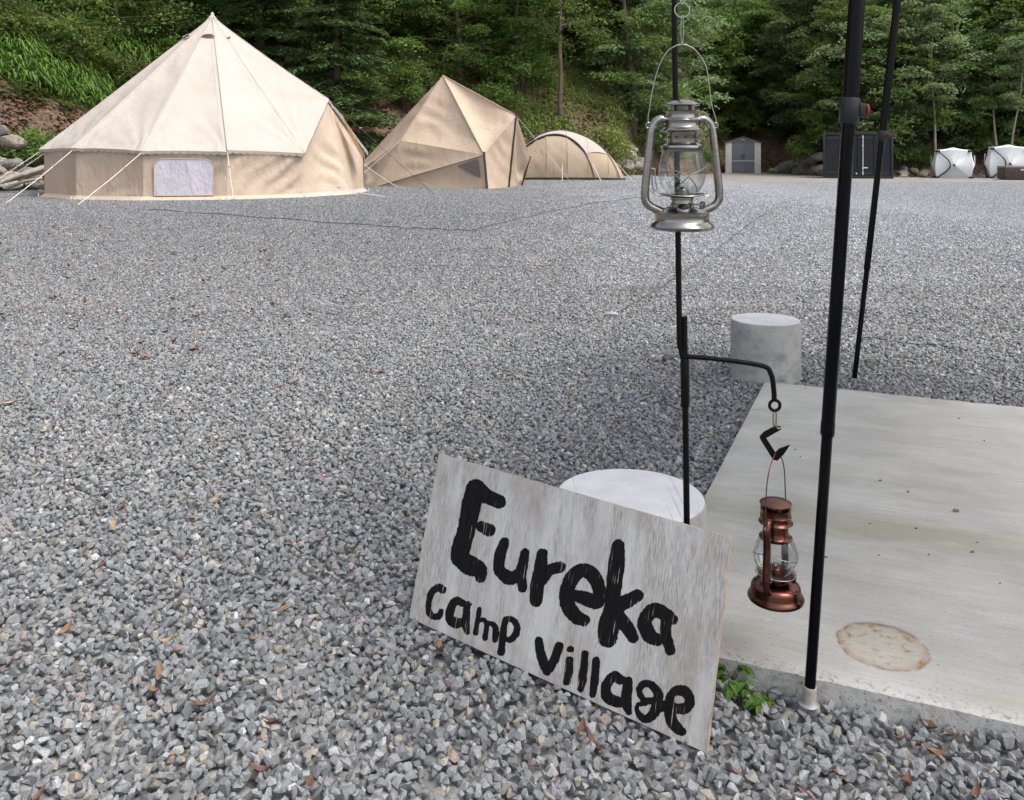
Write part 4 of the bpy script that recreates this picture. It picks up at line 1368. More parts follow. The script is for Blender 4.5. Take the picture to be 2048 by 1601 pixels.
def popup(x, y, w, h, label, rz, grp):
    root = empty("popup_shelter", (x, y, gz(x, y)), rz)
    tag(root, label, "tent", grp)
    hw = w / 2
    cor = {(sx, sy, z): Vector((sx * hw * (.80 if z else .86), sy * hw * (.80 if z else .86), z * h * .86)) for sx in (-1, 1) for sy in (-1, 1) for z in (0, 1)}
    faces = [(((-1, -1, 0), (1, -1, 0), (1, -1, 1), (-1, -1, 1)), Vector((0, -1, 0))), (((1, -1, 0), (1, 1, 0), (1, 1, 1), (1, -1, 1)), Vector((1, 0, 0))),
             (((1, 1, 0), (-1, 1, 0), (-1, 1, 1), (1, 1, 1)), Vector((0, 1, 0))), (((-1, 1, 0), (-1, -1, 0), (-1, -1, 1), (-1, 1, 1)), Vector((-1, 0, 0))),
             (((-1, -1, 1), (1, -1, 1), (1, 1, 1), (-1, 1, 1)), Vector((0, 0, 1)))]
    for fi, (ks, nd) in enumerate(faces):
        q = [cor[k] for k in ks]; ctr = sum(q, Vector()) / 4
        hub = ctr + nd * (hw * (.30 if fi < 4 else .26))
        for t in range(4):
            a, b = q[t], q[(t + 1) % 4]
            mid_out = ((a + b) / 2 - Vector((0, 0, h * .43)))
            mid_out.normalize()
            mb = MB(); vs = []; n = 10
            for i in range(n + 1):
                for j in range(n + 1):
                    u, v = i / n, j / n
                    e = a.lerp(b, u) + mid_out * (hw * .16 * 4 * u * (1 - u)) * (0 if (a.z < .01 and b.z < .01) else 1)
                    vs.append(e.lerp(hub, v) - nd * .03 * math.sin(math.pi * v))
            mb.add(vs, [(i * (n + 1) + j, (i + 1) * (n + 1) + j, (i + 1) * (n + 1) + j + 1, i * (n + 1) + j + 1) for i in range(n) for j in range(n)])
            mb.build("cloth_panel", M['greycloth'] if (fi < 4 and t == 0) else M['whitecloth'], root, angle=40)
        MB().lathe([(.0, -.02), (.05, -.02), (.05, .015), (0, .02)], 12).build("hub", M['blackplastic'], root).matrix_local = Matrix.Translation(hub + nd * .01) @ nd.to_track_quat('Z', 'Y').to_matrix().to_4x4()
        if fi < 4:
            for sg in (-.35, .35):
                e = q[3].lerp(q[2], .5 + sg * .5) - Vector((0, 0, .08)) + nd * .19
                MB().tube([hub.lerp(e, .1) + nd * .01, hub.lerp(e, .8) + nd * .03], .012, 5).build("seam", M['greycloth'], root)
    for k, p in cor.items():
        MB().box(p + Vector((k[0] * .01, k[1] * .01, .03)), (.16, .16, .10), rz=.78).build("corner_patch", M['blackplastic'], root, bevel=.02)
    # zip of the door on the left part of the front
    a = cor[(-1, -1, 1)]; b = cor[(-1, -1, 0)]; hub = Vector((0, -hw * .86 * 1 - hw * .24, h * .43))
    zp = bez([a + Vector((.03, -.05, 0)), a.lerp(hub, .62) + Vector((0, -.05, .0)), (a.lerp(hub, .66) + b.lerp(hub, .66)) / 2 + Vector((.07, -.06, 0)), b.lerp(hub, .62) + Vector((0, -.05, 0)), b + Vector((.05, -.05, .05))], 8)
    MB().tube(zp, .026, 6).build("door_zip", M['blackplastic'], root)
popup(20.1, 39.9, 1.60, 1.38, "white pop-up shelter standing alone between the container and the tub", -.40, None)
popup(22.5, 39.7, 1.68, 1.52, "white pop-up shelter half hidden behind the brown tub", -.42, None)

def tub():
    root = empty("spa_tub", (21.85, 37.1, 0), -.3)
    tag(root, "low brown wicker spa tub in front of a white pop-up shelter", "tub")
    w, d, h = 2.0, 1.5, .60
    MB().box((0, .0, h * .42), (w, d, h * .80)).build("side", M['wicker'], root, bevel=.06)
    MB().box((0, 0, h * .88), (w * 1.0, d * 1.0, h * .16)).build("rim", M['tubtop'], root, bevel=.03)
    for k in range(14):
        MB().box((-w / 2 + .09 + k * .14, -d / 2 - .006, h * .42), (.018, .02, h * .7)).build("rib", M['wicker'], root)
    MB().box((-.35, -d / 2 - .012, h * .72), (.16, .012, .05)).build("badge", M['shed_light'], root)
tub()

# boundary cords pegged out on the gravel
def cord(pts, label, r=.006):
    P = []
    for a, b in zip(pts, pts[1:]):
        for i in range(12):
            t = i / 12; x = a[0] + (b[0] - a[0]) * t; y = a[1] + (b[1] - a[1]) * t
            P.append((x, y, gz(x, y) + .024 + .008 * math.sin(i * 1.9)))
    P.append((pts[-1][0], pts[-1][1], gz(*pts[-1]) + .024))
    o = MB().tube([Vector(p) - Vector(P[0]) for p in P], r, 5).build("boundary_cord", M['blackrope']); o.location = P[0]
    tag(o, label, "cord")
def gxy(px, py, z=0.):
    Y = (CAM_H - z) * 1750 / (py - 308); return ((px - 1024) / 1750 * Y, Y)
cord([gxy(1232, 634), gxy(1640, 408)], "dark cord running from a pale peg across the gravel towards the container", .003)
cord([gxy(1380, 652), gxy(1470, 660), gxy(1610, 671), gxy(2060, 722)], "dark cord lying on the gravel behind the concrete slab", .0035)
cord([gxy(300, 428, .25), gxy(780, 457, .2), gxy(940, 470, .15), gxy(1290, 410, .2)], "dark cord bent in a wide corner on the gravel before the tents", .0045)
pg = gxy(1222, 637)
o = MB().tube([(-.055, .0, .02), (-.03, 0, .03), (.03, 0, .03), (.05, 0, .024)], [.006, .014, .014, .005], 8).build("ground_peg", M['peg']); o.location = (pg[0], pg[1], 0)
tag(o, "pale flat peg on the gravel at the end of a dark cord", "peg")

# ------------------------------------------------------------------ painted sign board
# brush strokes (x, y, half width) in the tracing frame; TRACE maps board metres to that frame
TRACE = np.array([[ 4.31615319e+02, 1.75369085e+02, 8.18000000e+02],
 [-2.72608928e+01,-8.84422756e+02, 1.24100000e+03],
 [-2.59003406e-01, 3.85346134e-02, 1.00000000e+00]])
STROKES = [
    [(949,980,20.6),(941,1014,21.0),(933,1059,18.7),(922,1101,19.7),(918,1121,17.2)],
    [(954,983,18.7),(973,996,15.0),(999,1008,14.1)],
    [(962,1058,11.0),(979,1066,13.1)],
    [(923,1125,17.8),(941,1138,20.2),(960,1146,15.9),(964,1162,11.6)],
    [(1011,1092,10.3),(1003,1118,11.6),(1000,1144,10.9)],
    [(1001,1149,11.2),(1022,1165,14.1),(1039,1159,12.2)],
    [(1054,1114,9.0),(1050,1136,11.2),(1046,1161,11.2),(1050,1185,9.4)],
    [(1089,1118,11.6),(1085,1149,13.1),(1080,1183,14.2),(1078,1211,13.1)],
    [(1089,1170,12.2),(1104,1151,11.2),(1125,1145,12.0)],
    [(1156,1202,11.2),(1178,1209,14.1),(1201,1216,14.1),(1205,1194,13.1),(1193,1164,14.6),(1171,1152,14.1),(1150,1168,15.4),(1139,1198,14.6),(1143,1224,15.0),(1159,1245,14.1),(1174,1252,12.2)],
    [(1243,1104,13.1),(1239,1144,16.9),(1234,1191,15.4),(1231,1228,15.9),(1224,1262,20.2),(1222,1288,19.3)],
    [(1242,1224,15.0),(1263,1215,14.1),(1281,1205,12.4)],
    [(1242,1247,15.0),(1259,1266,13.5),(1272,1288,11.2)],
    [(1341,1247,13.5),(1315,1234,14.1),(1295,1256,14.1),(1304,1284,14.6),(1321,1294,11.6)],
    [(1338,1252,11.2),(1337,1284,10.9),(1345,1314,10.3)],
    [(1343,1252,11.2),(1351,1254,10.3)],
    [(886,1186,8.1),(876,1181,7.5),(863,1192,7.5),(858,1209,5.7),(858,1227,6.5),(866,1239,6.2),(879,1239,6.9),(884,1229,4.7)],
    [(928,1214,7.5),(914,1209,8.5),(904,1224,8.7),(902,1243,9.0),(914,1253,11.0),(928,1253,8.7)],
    [(939,1214,4.4),(936,1229,7.7),(936,1249,7.7),(936,1262,7.5),(939,1273,4.4)],
    [(941,1219,3.7),(946,1216,2.0)],
    [(963,1226,4.4),(960,1247,5.4),(956,1274,5.4)],
    [(962,1249,5.2),(973,1248,4.4),(978,1259,5.2),(976,1284,5.7)],
    [(978,1257,4.7),(989,1256,5.2),(997,1267,6.2),(996,1288,6.2)],
    [(1016,1249,6.2),(1013,1269,7.2),(1011,1293,7.5),(1009,1313,7.5)],
    [(1017,1247,5.6),(1029,1248,6.0),(1039,1259,6.5),(1038,1277,6.9),(1028,1288,6.2),(1019,1288,5.0)],
    [(1084,1291,7.9),(1089,1319,9.7),(1098,1345,9.1),(1102,1354,6.7)],
    [(1125,1302,8.4),(1118,1324,9.1),(1107,1347,8.4)],
    [(1148,1309,7.0),(1148,1309,7.0)],
    [(1146,1331,7.9),(1144,1354,8.4),(1141,1373,7.4)],
    [(1177,1318,7.0),(1175,1345,7.9),(1172,1368,8.4),(1168,1387,6.7)],
    [(1199,1332,7.4),(1197,1357,8.1),(1195,1382,8.1),(1192,1398,6.7)],
    [(1246,1370,9.7),(1234,1363,9.7),(1219,1382,9.8),(1221,1403,10.9),(1237,1412,10.9),(1249,1415,9.7)],
    [(1262,1373,8.8),(1260,1393,10.9),(1258,1414,10.5),(1263,1433,6.3)],
    [(1309,1381,7.0),(1294,1378,7.0),(1284,1391,6.5),(1292,1409,5.8),(1313,1413,8.0)],
    [(1312,1385,8.0),(1321,1400,9.5),(1317,1424,11.0),(1308,1441,9.5),(1293,1447,7.5),(1281,1433,5.0),(1281,1420,4.5),(1296,1417,5.0)],
    [(1320,1419,11.6),(1334,1424,10.2),(1344,1424,9.7)],
    [(1355,1428,9.8),(1374,1427,10.9),(1383,1413,9.1),(1374,1396,10.5),(1358,1393,9.7),(1345,1403,8.1),(1343,1424,10.9),(1346,1449,11.4),(1358,1466,10.5),(1367,1472,7.7)],
]
def sign():
    W, H, T = .746, .3666, .009
    ex = Vector((.788, -.615, 0)).normalized()
    up = Vector((.615 * .1025, .788 * .1025, .352)).normalized()
    nz = ex.cross(up)
    if nz.y > 0: nz = -nz
    mat4 = Matrix((ex, up, nz)).transposed().to_4x4()
    mat4.translation = Vector((-.239, 2.03, .024))
    nx, ny = 400, 200
    u, v = np.meshgrid(np.linspace(0, W, nx + 1), np.linspace(0, H, ny + 1))
    uvw = np.stack([u.ravel(), v.ravel(), np.ones(u.size)])
    q = TRACE @ uvw; px = q[0] / q[2]; py = q[1] / q[2]
    ink = np.full(u.size, -40.)
    for st in STROKES:
        st = [tuple(p) for p in bez([Vector(q) for q in st], 4)]
        for (ax, ay, ar), (bx, by, br) in zip(st, st[1:]):
            dx, dy = bx - ax, by - ay; l2 = dx * dx + dy * dy + 1e-9
            t = np.clip(((px - ax) * dx + (py - ay) * dy) / l2, 0, 1)
            d = np.hypot(px - ax - t * dx, py - ay - t * dy)
            ink = np.maximum(ink, ar + (br - ar) * t - d + .3)
    V = np.stack([u.ravel(), v.ravel(), np.zeros(u.size)], 1)
    V[:, 2] += .0025 * np.sin(V[:, 0] / W * np.pi) * 1.0           # slight bow
    i = np.arange(nx)[None] + (np.arange(ny) * (nx + 1))[:, None]
    F = np.stack([i, i + 1, i + nx + 2, i + nx + 1], -1).reshape(-1, 4)
    me = np_mesh("sign_board", V, F, [("ink", 'FLOAT', ink)], smooth=True)
    me.materials.append(M['ply'])
    root = link(bpy.data.objects.new("sign_board", me)); root.matrix_world = mat4
    tag(root, "weathered plywood board hand painted Eureka camp village in black, leaning on a concrete pier", "sign")
    # core and back of the board
    mb = MB(); n = 16
    loop = [(W * k / n, 0) for k in range(n)] + [(W, H * k / 4) for k in range(4)] + [(W - W * k / n, H) for k in range(n)] + [(0, H - H * k / 4) for k in range(4)]
    bow = lambda x: .0025 * math.sin(x / W * math.pi)
    vs = [(x, y, bow(x) - .0002) for x, y in loop] + [(x, y, bow(x) - T) for x, y in loop]; L = len(loop)
    fs = [(k, (k + 1) % L, L + (k + 1) % L, L + k) for k in range(L)]
    fs.append(tuple(range(L, 2 * L)))
    mb.add(vs, fs).build("back_ply", M['plyedge'], root, smooth=False)
sign()

# ------------------------------------------------------------------ iron lantern stand
def stand():
    bx, by = .364, 1.80
    root = empty("lantern_stand", (bx, by, 0))
    tag(root, "black iron lantern stand with a side arm, planted behind the sign", "stand")
    lean = lambda z: Vector((-.013 * z, 0, z))
    MB().tube([lean(-.15), lean(.3), lean(.62), lean(.765)], .0066, 12).build("lower_rod", M['iron'], root)
    MB().tube([lean(.578), lean(.583), lean(.672), lean(.678)], [.0075, .0092, .0092, .0075], 12).build("sleeve", M['iron'], root)
    off = Vector((-.0105, -.001, 0))
    top = 1.52
    pts = [lean(.672) + Vector((-.003, 0, 0)), lean(.705) + off * .9, lean(.73) + off, lean(1.0) + off, lean(1.3) + off + Vector((-.002, 0, 0)), lean(top) + off]
    MB().tube(pts, [.004, .0058, .006, .006, .006, .006], 12).build("upper_rod", M['iron'], root)
    # top arm towards the yard, ending in an eye over the lantern
    e = lean(top) + off
    hang = Vector((.332 - bx, 1.70 - by, 1.445))
    MB().tube(bez([e, e + Vector((-.001, -.02, .03)), e + Vector((0, -.06, .045)), Vector((hang.x, hang.y - .0, 1.535)), Vector((hang.x, hang.y, 1.47)), hang], 8), .006, 10).build("top_arm", M['iron'], root)
    ring = [hang + Vector((.011 * math.cos(t), 0, -.011 + .011 * math.sin(t))) for t in [k / 20 * 2 * math.pi for k in range(20)]]
    MB().tube(ring, .0032, 8, closed=True).build("eye", M['iron'], root)
    # side arm
    za = .683
    tip = Vector((.529 - bx, 1.765 - by, .604))
    arm = bez([lean(za) + Vector((.004, -.001, 0)), lean(za) + Vector((.06, -.013, -.002)), Vector((.505 - bx, 1.772 - by, .671)), Vector((.523 - bx, 1.767 - by, .655)), tip + Vector((-.001, 0, .02)), tip], 10)
    MB().tube(arm, .0052, 12).build("side_arm", M['iron'], root)
    rc = tip + Vector((.001, 0, -.0115))
    ring = [rc + Vector((.0105 * math.cos(t), 0, .0105 * math.sin(t))) for t in [k / 24 * 2 * math.pi for k in range(24)]]
    MB().tube(ring, .0034, 8, closed=True).build("eye", M['iron'], root)
    return root, rc + Vector((bx, by, 0))
st_root, EYE = stand()

def hooks():
    # chain link and flat zig-zag hook under the side arm
    Y = EYE.y
    o = empty("zigzag_hook", EYE)
    tag(o, "flat black zig-zag hook on a chain link below the side arm", "hook")
    lk = []
    for k in range(24):
        t = k / 24 * 2 * math.pi
        lk.append(Vector((.0035 * math.cos(t), .0012 * math.cos(t), -.0255 + .0185 * math.sin(t))))
    MB().tube(lk, .0016, 8, closed=True).build("chain_link", M['wire'], o)
    z0 = -.041
    out = [(.0085, .0035), (-.0225, -.0125), (-.0305, -.022), (-.0285, -.029), (-.004, -.068), (.0045, -.0705), (.0175, -.058), (.0305, -.0385), (.0085, -.0465), (.0015, -.054), (-.0175, -.0245), (.0125, -.0075)]
    MB().prism(out, .003, lambda u, v, t: Vector((u, t - .0015, z0 + v))).build("hook_plate", M['iron'], o, smooth=False)
    ry = [Vector((.0075 + .0035 * math.cos(t), 0, z0 - .002 + .0035 * math.sin(t))) for t in [k / 16 * 2 * math.pi for k in range(16)]]
    MB().tube([p + Vector((0, -.0005, 0)) for p in ry], .0019, 6, closed=True).build("hole_rim", M['wire'], o)
    return EYE + Vector((.003, 0, z0 - .0555))
HOOK = hooks()

# ------------------------------------------------------------------ hurricane lanterns
def lantern(name, label, loc, sc, rz, main, dark, bail_pts, base_k=1.0, tubek=1.0, wide=1.0, slim=False):
    root = empty(name, loc, rz); root.scale = (sc * wide, sc * wide, sc)
    tag(root, label, "lantern")
    mm, dk = M[main], M[dark]
    tank = [(0, .002), (.052 * base_k, .002), (.0585 * base_k, .004), (.0605 * base_k, .0085), (.0585 * base_k, .013), (.0535 * base_k, .0165), (.0518 * base_k, .020), (.0515 * base_k, .033), (.0525 * base_k, .0345), (.0525 * base_k, .0365), (.050 * base_k, .0375), (.046 * base_k, .0375),
            (.040, .041), (.030, .0455), (.0235, .047), (0, .047)]
    if slim: tank = [(0, .002), (.053, .002), (.0585, .004), (.060, .0085), (.058, .014), (.0545, .0175), (.053, .021), (.0525, .034), (.0505, .0395), (.044, .045), (.032, .0485), (.0235, .0495), (0, .0495)]
    MB().lathe(tank, 56).build("fuel_tank", mm, root, angle=40)
    MB().lathe([(.0235, .0465), (.0235, .052), (.021, .0535), (.0205, .060), (.0225, .0615), (.0225, .0645), (.015, .066), (0, .066)], 40).build("burner", mm, root, angle=40)
    MB().lathe([(.014, .064), (.036, .0675), (.0392, .0695), (.0392, .071), (.030, .0715), (.012, .072)], 44).build("globe_plate", mm, root, angle=40)
    MB().lathe([(.014, .070), (.013, .078), (.009, .084), (.004, .086), (.004, .083), (.0, .083)], 24).build("burner_cone", mm, root, angle=40)
    MB().box((0, 0, .086), (.008, .002, .008)).build("wick", M['wick'], root)
    g = [(.027, .0715), (.034, .079), (.0415, .092), (.0452, .106), (.0455, .118), (.0435, .132), (.0405, .145), (.0385, .1545)]
    if slim: g[-3:] = [(.0435, .132), (.040, .145), (.0335, .157)]
    gl = bez([(r, 0, z) for r, z in g], 4)
    MB().lathe([(p.x, p.z) for p in gl], 48).build("glass_globe", M['glass'], root, angle=80)
    hood = [(.036, .1535), (.0402, .1545), (.0408, .158), (.0385, .1595), (.0405, .1615), (.040, .1655), (.034, .1695), (.0292, .1715), (.0288, .190), (.030, .1915)]
    if slim: hood = [(.032, .156), (.0352, .157), (.0355, .160), (.031, .162), (.0285, .166), (.0265, .175), (.026, .196)]
    MB().lathe(hood, 48).build("hood", mm, root, angle=40)
    h_ = None
    for k in range(10):
        a = k / 10 * 2 * math.pi - math.pi / 2
        o = MB().lathe([(.0021, -.0004), (.0021, .0006), (0, .0006)], 10).build("vent_hole", M['blackplastic'], root)
        o.matrix_local = Matrix.Translation(((.0265 if slim else .0291) * math.cos(a), (.0265 if slim else .0291) * math.sin(a), .1815)) @ Vector((math.cos(a), math.sin(a), 0)).to_track_quat('Z', 'Y').to_matrix().to_4x4()
    chim = [(.026, .1905), (.0425, .1935), (.0432, .1955), (.0412, .1975), (.036, .2005), (.0345, .203), (.0345, .2135), (.0355, .215), (.0345, .2165), (.0312, .2185), (.0305, .221), (.0300, .2305), (.0308, .232), (.0292, .2335), (.024, .234)]
    if slim: chim = [(.020, .195), (.0355, .1955), (.0368, .1975), (.0350, .2005), (.0335, .2015), (.0325, .204), (.0325, .214), (.0333, .215), (.0322, .2165), (.0318, .231), (.0325, .2325), (.0305, .2335), (.024, .234)]
    MB().lathe(chim, 48).build("chimney", mm, root, angle=40)
    MB().lathe([(.0215, .2335), (.0215, .2435)], 32).build("chimney_throat", dk, root)
    for k in range(4):
        a = k / 4 * 2 * math.pi + .6
        MB().box((.027 * math.cos(a), .027 * math.sin(a), .2385), (.003, .006, .0125), rz=a).build("cap_strut", mm, root)
    MB().lathe([(.0, .2425), (.031, .2425), (.0342, .2435), (.0342, .2452), (.031, .2475), (.022, .2515), (.010, .2545), (0, .255)], 48).build("chimney_cap", dk if slim else mm, root, angle=50)
    for s in (-1, 1):
        k = tubek
        path = bez([(s * .031, 0, .2155), (s * .043, 0, .2168), (s * .0535, 0, .2095), (s * .0595, 0, .195), (s * .0645 * k, 0, .155), (s * .070 * k, 0, .105), (s * .0732 * k, 0, .073), (s * .0715 * k, 0, .058), (s * .0635 * k, 0, .0485), (s * .052, 0, .0425), (s * .040, 0, .038)], 6)
        MB().tube(path, .0080, 18).build("side_tube", mm, root, angle=60)
        lug = [Vector((s * .0625, 0, .205)) + Vector((s * .0045 * math.cos(t) + s * .004, 0, .0055 * math.sin(t))) for t in [i / 16 * 2 * math.pi for i in range(16)]]
        MB().tube(lug, .0012, 6, closed=True).build("bail_lug", M['wire'], root)
    # globe guard: crossing wires in front and behind, and the lower ring
    def onglobe(a, z, ex=.0022):
        rr = np.interp(z, [q[1] for q in g], [q[0] for q in g]) + ex
        return Vector((rr * math.cos(a), rr * math.sin(a), z))
    for sy in (-1, 1):
        for sx in (-1, 1):
            a0 = math.pi / 2 * -1 if sy < 0 else math.pi / 2
            pts = [onglobe(a0 + sx * sy * -1.35 * 1.0, .131, .004)]
            for q in range(1, 13):
                t = q / 12
                pts.append(onglobe(a0 + sx * sy * (-1.35 + 2.05 * t), .131 - .020 * min(1, t / .6) - max(0, t - .6) * .085))
            MB().tube(pts, .0011, 6).build("guard_wire", M['wire'], root)
    ring = [Vector((.0425 * math.cos(t), .0425 * math.sin(t), .0705 + .0015 * math.cos(2 * t))) for t in [k / 40 * 2 * math.pi for k in range(40)]]
    MB().tube(ring, .0013, 6, closed=True).build("guard_ring", M['wire'], root)
    for s in (-1, 1):
        MB().tube(bez([(s * .040, -.006, .0695), (s * .048, -.005, .0675), (s * .055, -.003, .0715), (s * .061, 0, .079), (s * .067, 0, .080)], 5), .0013, 6).build("guard_arm", M['wire'], root)
    MB().tube(bez([(-.063, -.006, .121), (-.0555, -.008, .119), (-.0545, -.008, .10), (-.0515, -.008, .084), (-.056, -.008, .078), (-.060, -.007, .088), (-.061, -.006, .11)], 6), .0014, 6).build("lift_lever", M['wire'], root)
    # wick wheel and filler cap
    MB().tube([(.012, -.018, .053), (.030, -.028, .0515)], .0016, 8).build("wick_spindle", M['wire'], root)
    wh = MB().lathe([(0, -.0025), (.0072, -.0025), (.0078, 0), (.0072, .0025), (.004, .003), (0, .0026)], 20).build("wick_wheel", mm, root)
    wh.matrix_local = Matrix.Translation((.0315, -.030, .0512)) @ Vector((.62, -.78, -.05)).to_track_quat('Z', 'Y').to_matrix().to_4x4()
    fc = MB().lathe([(.0, 0), (.0125, 0), (.0125, .006), (.0105, .0085), (0, .009)], 24).build("filler_cap", mm, root)
    fc.matrix_local = Matrix.Translation((-.008, -.036, .0405)) @ Matrix.Rotation(.45, 4, 'X')
    # carrying bail
    MB().tube(bez(bail_pts, 6), .0011 / sc if sc < .9 else .00115, 8).build("bail", M['copper_dark'] if slim else M['wire'], root)
    return root

kz = .000971
bl = [(-.0665, 0, .203), (-.0672, 0, .216), (-.065, 0, .232), (-.058, 0, .275), (-.046, 0, .318), (-.030, 0, .347), (-.012, 0, .3595), (-.002, 0, .362), (0, 0, .3675), (.002, 0, .362), (.012, 0, .3595), (.028, 0, .349), (.046, 0, .322), (.053, 0, .285), (.057, 0, .25), (.064, 0, .225), (.0672, 0, .214), (.0665, 0, .203)]
SIL = Vector((.3305, 1.70, 1.1 - (462 - 308) / 1750 * 1.70))
lantern("hurricane_lantern", "brushed pewter hurricane lantern hanging at the top of the iron stand", SIL, 1.0, .06, 'pewter', 'pewter_dark', bl)
# ring and wire link between the stand's eye and the lantern's bail
o = empty("hanging_ring", SIL + Vector((0, 0, .40)))
tag(o, "thin metal ring and wire link above the pewter lantern", "ring")
cz = .0285
MB().tube([Vector((.0145 * math.cos(t), .002 * math.sin(t), cz + .0145 * math.sin(t))) for t in [k / 28 * 2 * math.pi for k in range(28)]], .0012, 7, closed=True).build("ring", M['wire'], o)
MB().tube([Vector((.0028 * math.cos(t), .0012 * math.cos(t), -.0105 + .0265 * math.sin(t))) for t in [k / 24 * 2 * math.pi for k in range(24)]], .0010, 7, closed=True).build("wire_link", M['wire'], o)
topz = 1.445 - .022 - (SIL.z + .40)
MB().tube([Vector((.004 * math.cos(t), .001, (topz + cz + .0145) / 2 + (abs(topz - cz - .0145) / 2 + .003) * math.sin(t))) for t in [k / 24 * 2 * math.pi for k in range(24)]], .0016, 7, closed=True).build("top_link", M['wire'], o)

CS = .80
COP = Vector((HOOK.x - .001, HOOK.y, .200))
bh = (HOOK.z - COP.z) / CS
bl2 = [(-.0665, 0, .203), (-.067, 0, .22), (-.0655, 0, .25), (-.058, 0, bh - .062), (-.040, 0, bh - .026), (-.016, 0, bh - .007), (0, 0, bh - .0005), (.016, 0, bh - .007), (.040, 0, bh - .026), (.058, 0, bh - .062), (.0655, 0, .25), (.067, 0, .22), (.0665, 0, .203)]
lantern("hurricane_lantern", "small copper hurricane lantern hanging from the zig-zag hook", COP, CS, R(55), 'copper', 'copper_dark', bl2, 1.0, .88, 1.16, True)

# ------------------------------------------------------------------ telescopic tarp poles
def tarp_pole(base, top, label, k=1.0):
    base, top = Vector(base), Vector(top)
    root = empty("tarp_pole", base)
    tag(root, label, "pole", "black telescopic poles holding up the tarp")
    d = top - base
    zo = base.z
    def pz(z): return d * ((z - zo if z > .1 else z) / d.z)
    def tubez(nm, z0, z1, r, mat, seg=20): return MB().tube([pz(z0), pz(z1)], r, seg).build(nm, M[mat], root)
    tubez("lower_tube", .035, .60, .0105 * k, 'pole'); tubez("middle_tube", .555, 1.20, .0129 * k, 'pole'); tubez("upper_tube", 1.17, d.z, .0155 * k, 'pole')
    MB().tube([pz(.548), pz(.552), pz(.575)], [.0120 * k, .0136 * k, .0136 * k], 20).build("joint_ring", M['pole'], root)
    cl = MB().tube([pz(1.158), pz(1.162), pz(1.205), pz(1.209)], [.0168 * k, .0192 * k, .0192 * k, .0178 * k], 24).build("clamp", M['pole_clamp'], root)
    c = pz(1.184)
    MB().box(c + Vector((.0235, -.002, 0)), (.014, .018, .026)).build("clamp_lug", M['pole_clamp'], cl, bevel=.003)
    kn = MB().lathe([(0, -.002), (.0105, -.002), (.012, 0), (.012, .002), (.0095, .0035), (0, .004)], 18).build("knob", M['red'], cl)
    kn.matrix_local = Matrix.Translation(c + Vector((.0315, -.004, .001))) @ Matrix.Rotation(R(90), 4, 'Y')
    MB().tube([pz(.0) + Vector((0, 0, -.01)), pz(.012), pz(.036)], [.0125, .0135, .0128], 18).build("foot", M['ferrule'], root)
    MB().lathe([(0, .0), (.019, .0), (.020, .002), (.016, .004), (.012, .005)], 24, (0, 0, .0)).build("foot_disc", M['peg'], root)
    return root
b1 = Vector((.582, 1.716, .02)); 
t1 = Vector((.72, 1.70, 2.12))
tarp_pole(b1, t1, "black tarp pole with a red knob standing at the front edge of the slab")
t2 = Vector((1.862, 4.15, 2.12))
tarp_pole((1.62, 4.15, 0), t2, "black tarp pole with a red knob standing behind the far edge of the slab", 1.12)

# the tarp the poles hold up, over the slab and just above the picture
def tarp():
    root = empty("tarp", (1.29, 2.92, 2.13)); o0 = Vector((1.29, 2.92, 2.13))
    tag(root, "cream tarp stretched over the slab on the black telescopic poles", "tarp")
    sx = Vector((s_x.x, s_x.y, 0)); sy = Vector((s_y.x, s_y.y, 0))
    a = t1 - sy * .25 + Vector((0, 0, .012)) - o0; b = t2 + sy * .25 + Vector((0, 0, .012)) - o0
    for s, w, dz in ((-1, .3, -.02), (1, 1.7, -.16)):
        c = a + sx * s * w + Vector((0, 0, dz)); d = b + sx * s * w + Vector((0, 0, dz))
        quad_patch(MB(), a, b, d, c, 16, 12, .04 * s, .01, 2.).build("cloth_panel", M['tarp'], root, angle=70)
    MB().tube([a, b], .01, 6).build("ridge_tape", M['darkstrap'], root)
tarp()

# ------------------------------------------------------------------ fallen leaves, weeds, crumbs on the slab
def leaf_shape(seed, ln, wd, curl):
    rg = random.Random(seed); mb = MB(); n = 8; vs = []
    for i in range(n + 1):
        t = i / n
        w = wd * math.sin(math.pi * min(1, t * .96 + .02)) ** .8 * (1 - .25 * t)
        x = (t - .5) * ln; z = curl * (4 * (t - .5) ** 2) * ln * .35
        tw = rg.uniform(-.12, .12)
        for s in (-1, 0, 1):
            vs.append((x, s * w * .5 + .04 * ln * math.sin(t * 3 + seed), z + abs(s) * w * (.22 + curl * .25) + s * tw * w))
    fs = [(i * 3 + k, i * 3 + k + 1, (i + 1) * 3 + k + 1, (i + 1) * 3 + k) for i in range(n) for k in range(2)]
    mb.add(vs, fs)
    mb.tube([(-ln * .5, 0, curl * ln * .35), (-ln * .68, .004, curl * ln * .3)], .0009, 4)
    return mb
kinds = [("dl_orange", "curled orange-brown dead leaf lying on the gravel"), ("dl_brown", "dark brown dead leaf lying on the gravel"),
         ("dl_tan", "pale tan dead leaf lying on the gravel"), ("dl_red", "red-brown crumpled dead leaf lying on the gravel")]
leafmesh = {}
for ki, (mk, _) in enumerate(kinds):
    leafmesh[mk] = []
    for s in range(3):
        o = leaf_shape(s + ki * 5, .050 + .012 * s, .020 + .004 * ((s + ki) % 3), .5 + .5 * s / 2).build("fallen_leaf", M[mk], angle=80)
        leafmesh[mk].append(o.data); bpy.data.objects.remove(o)
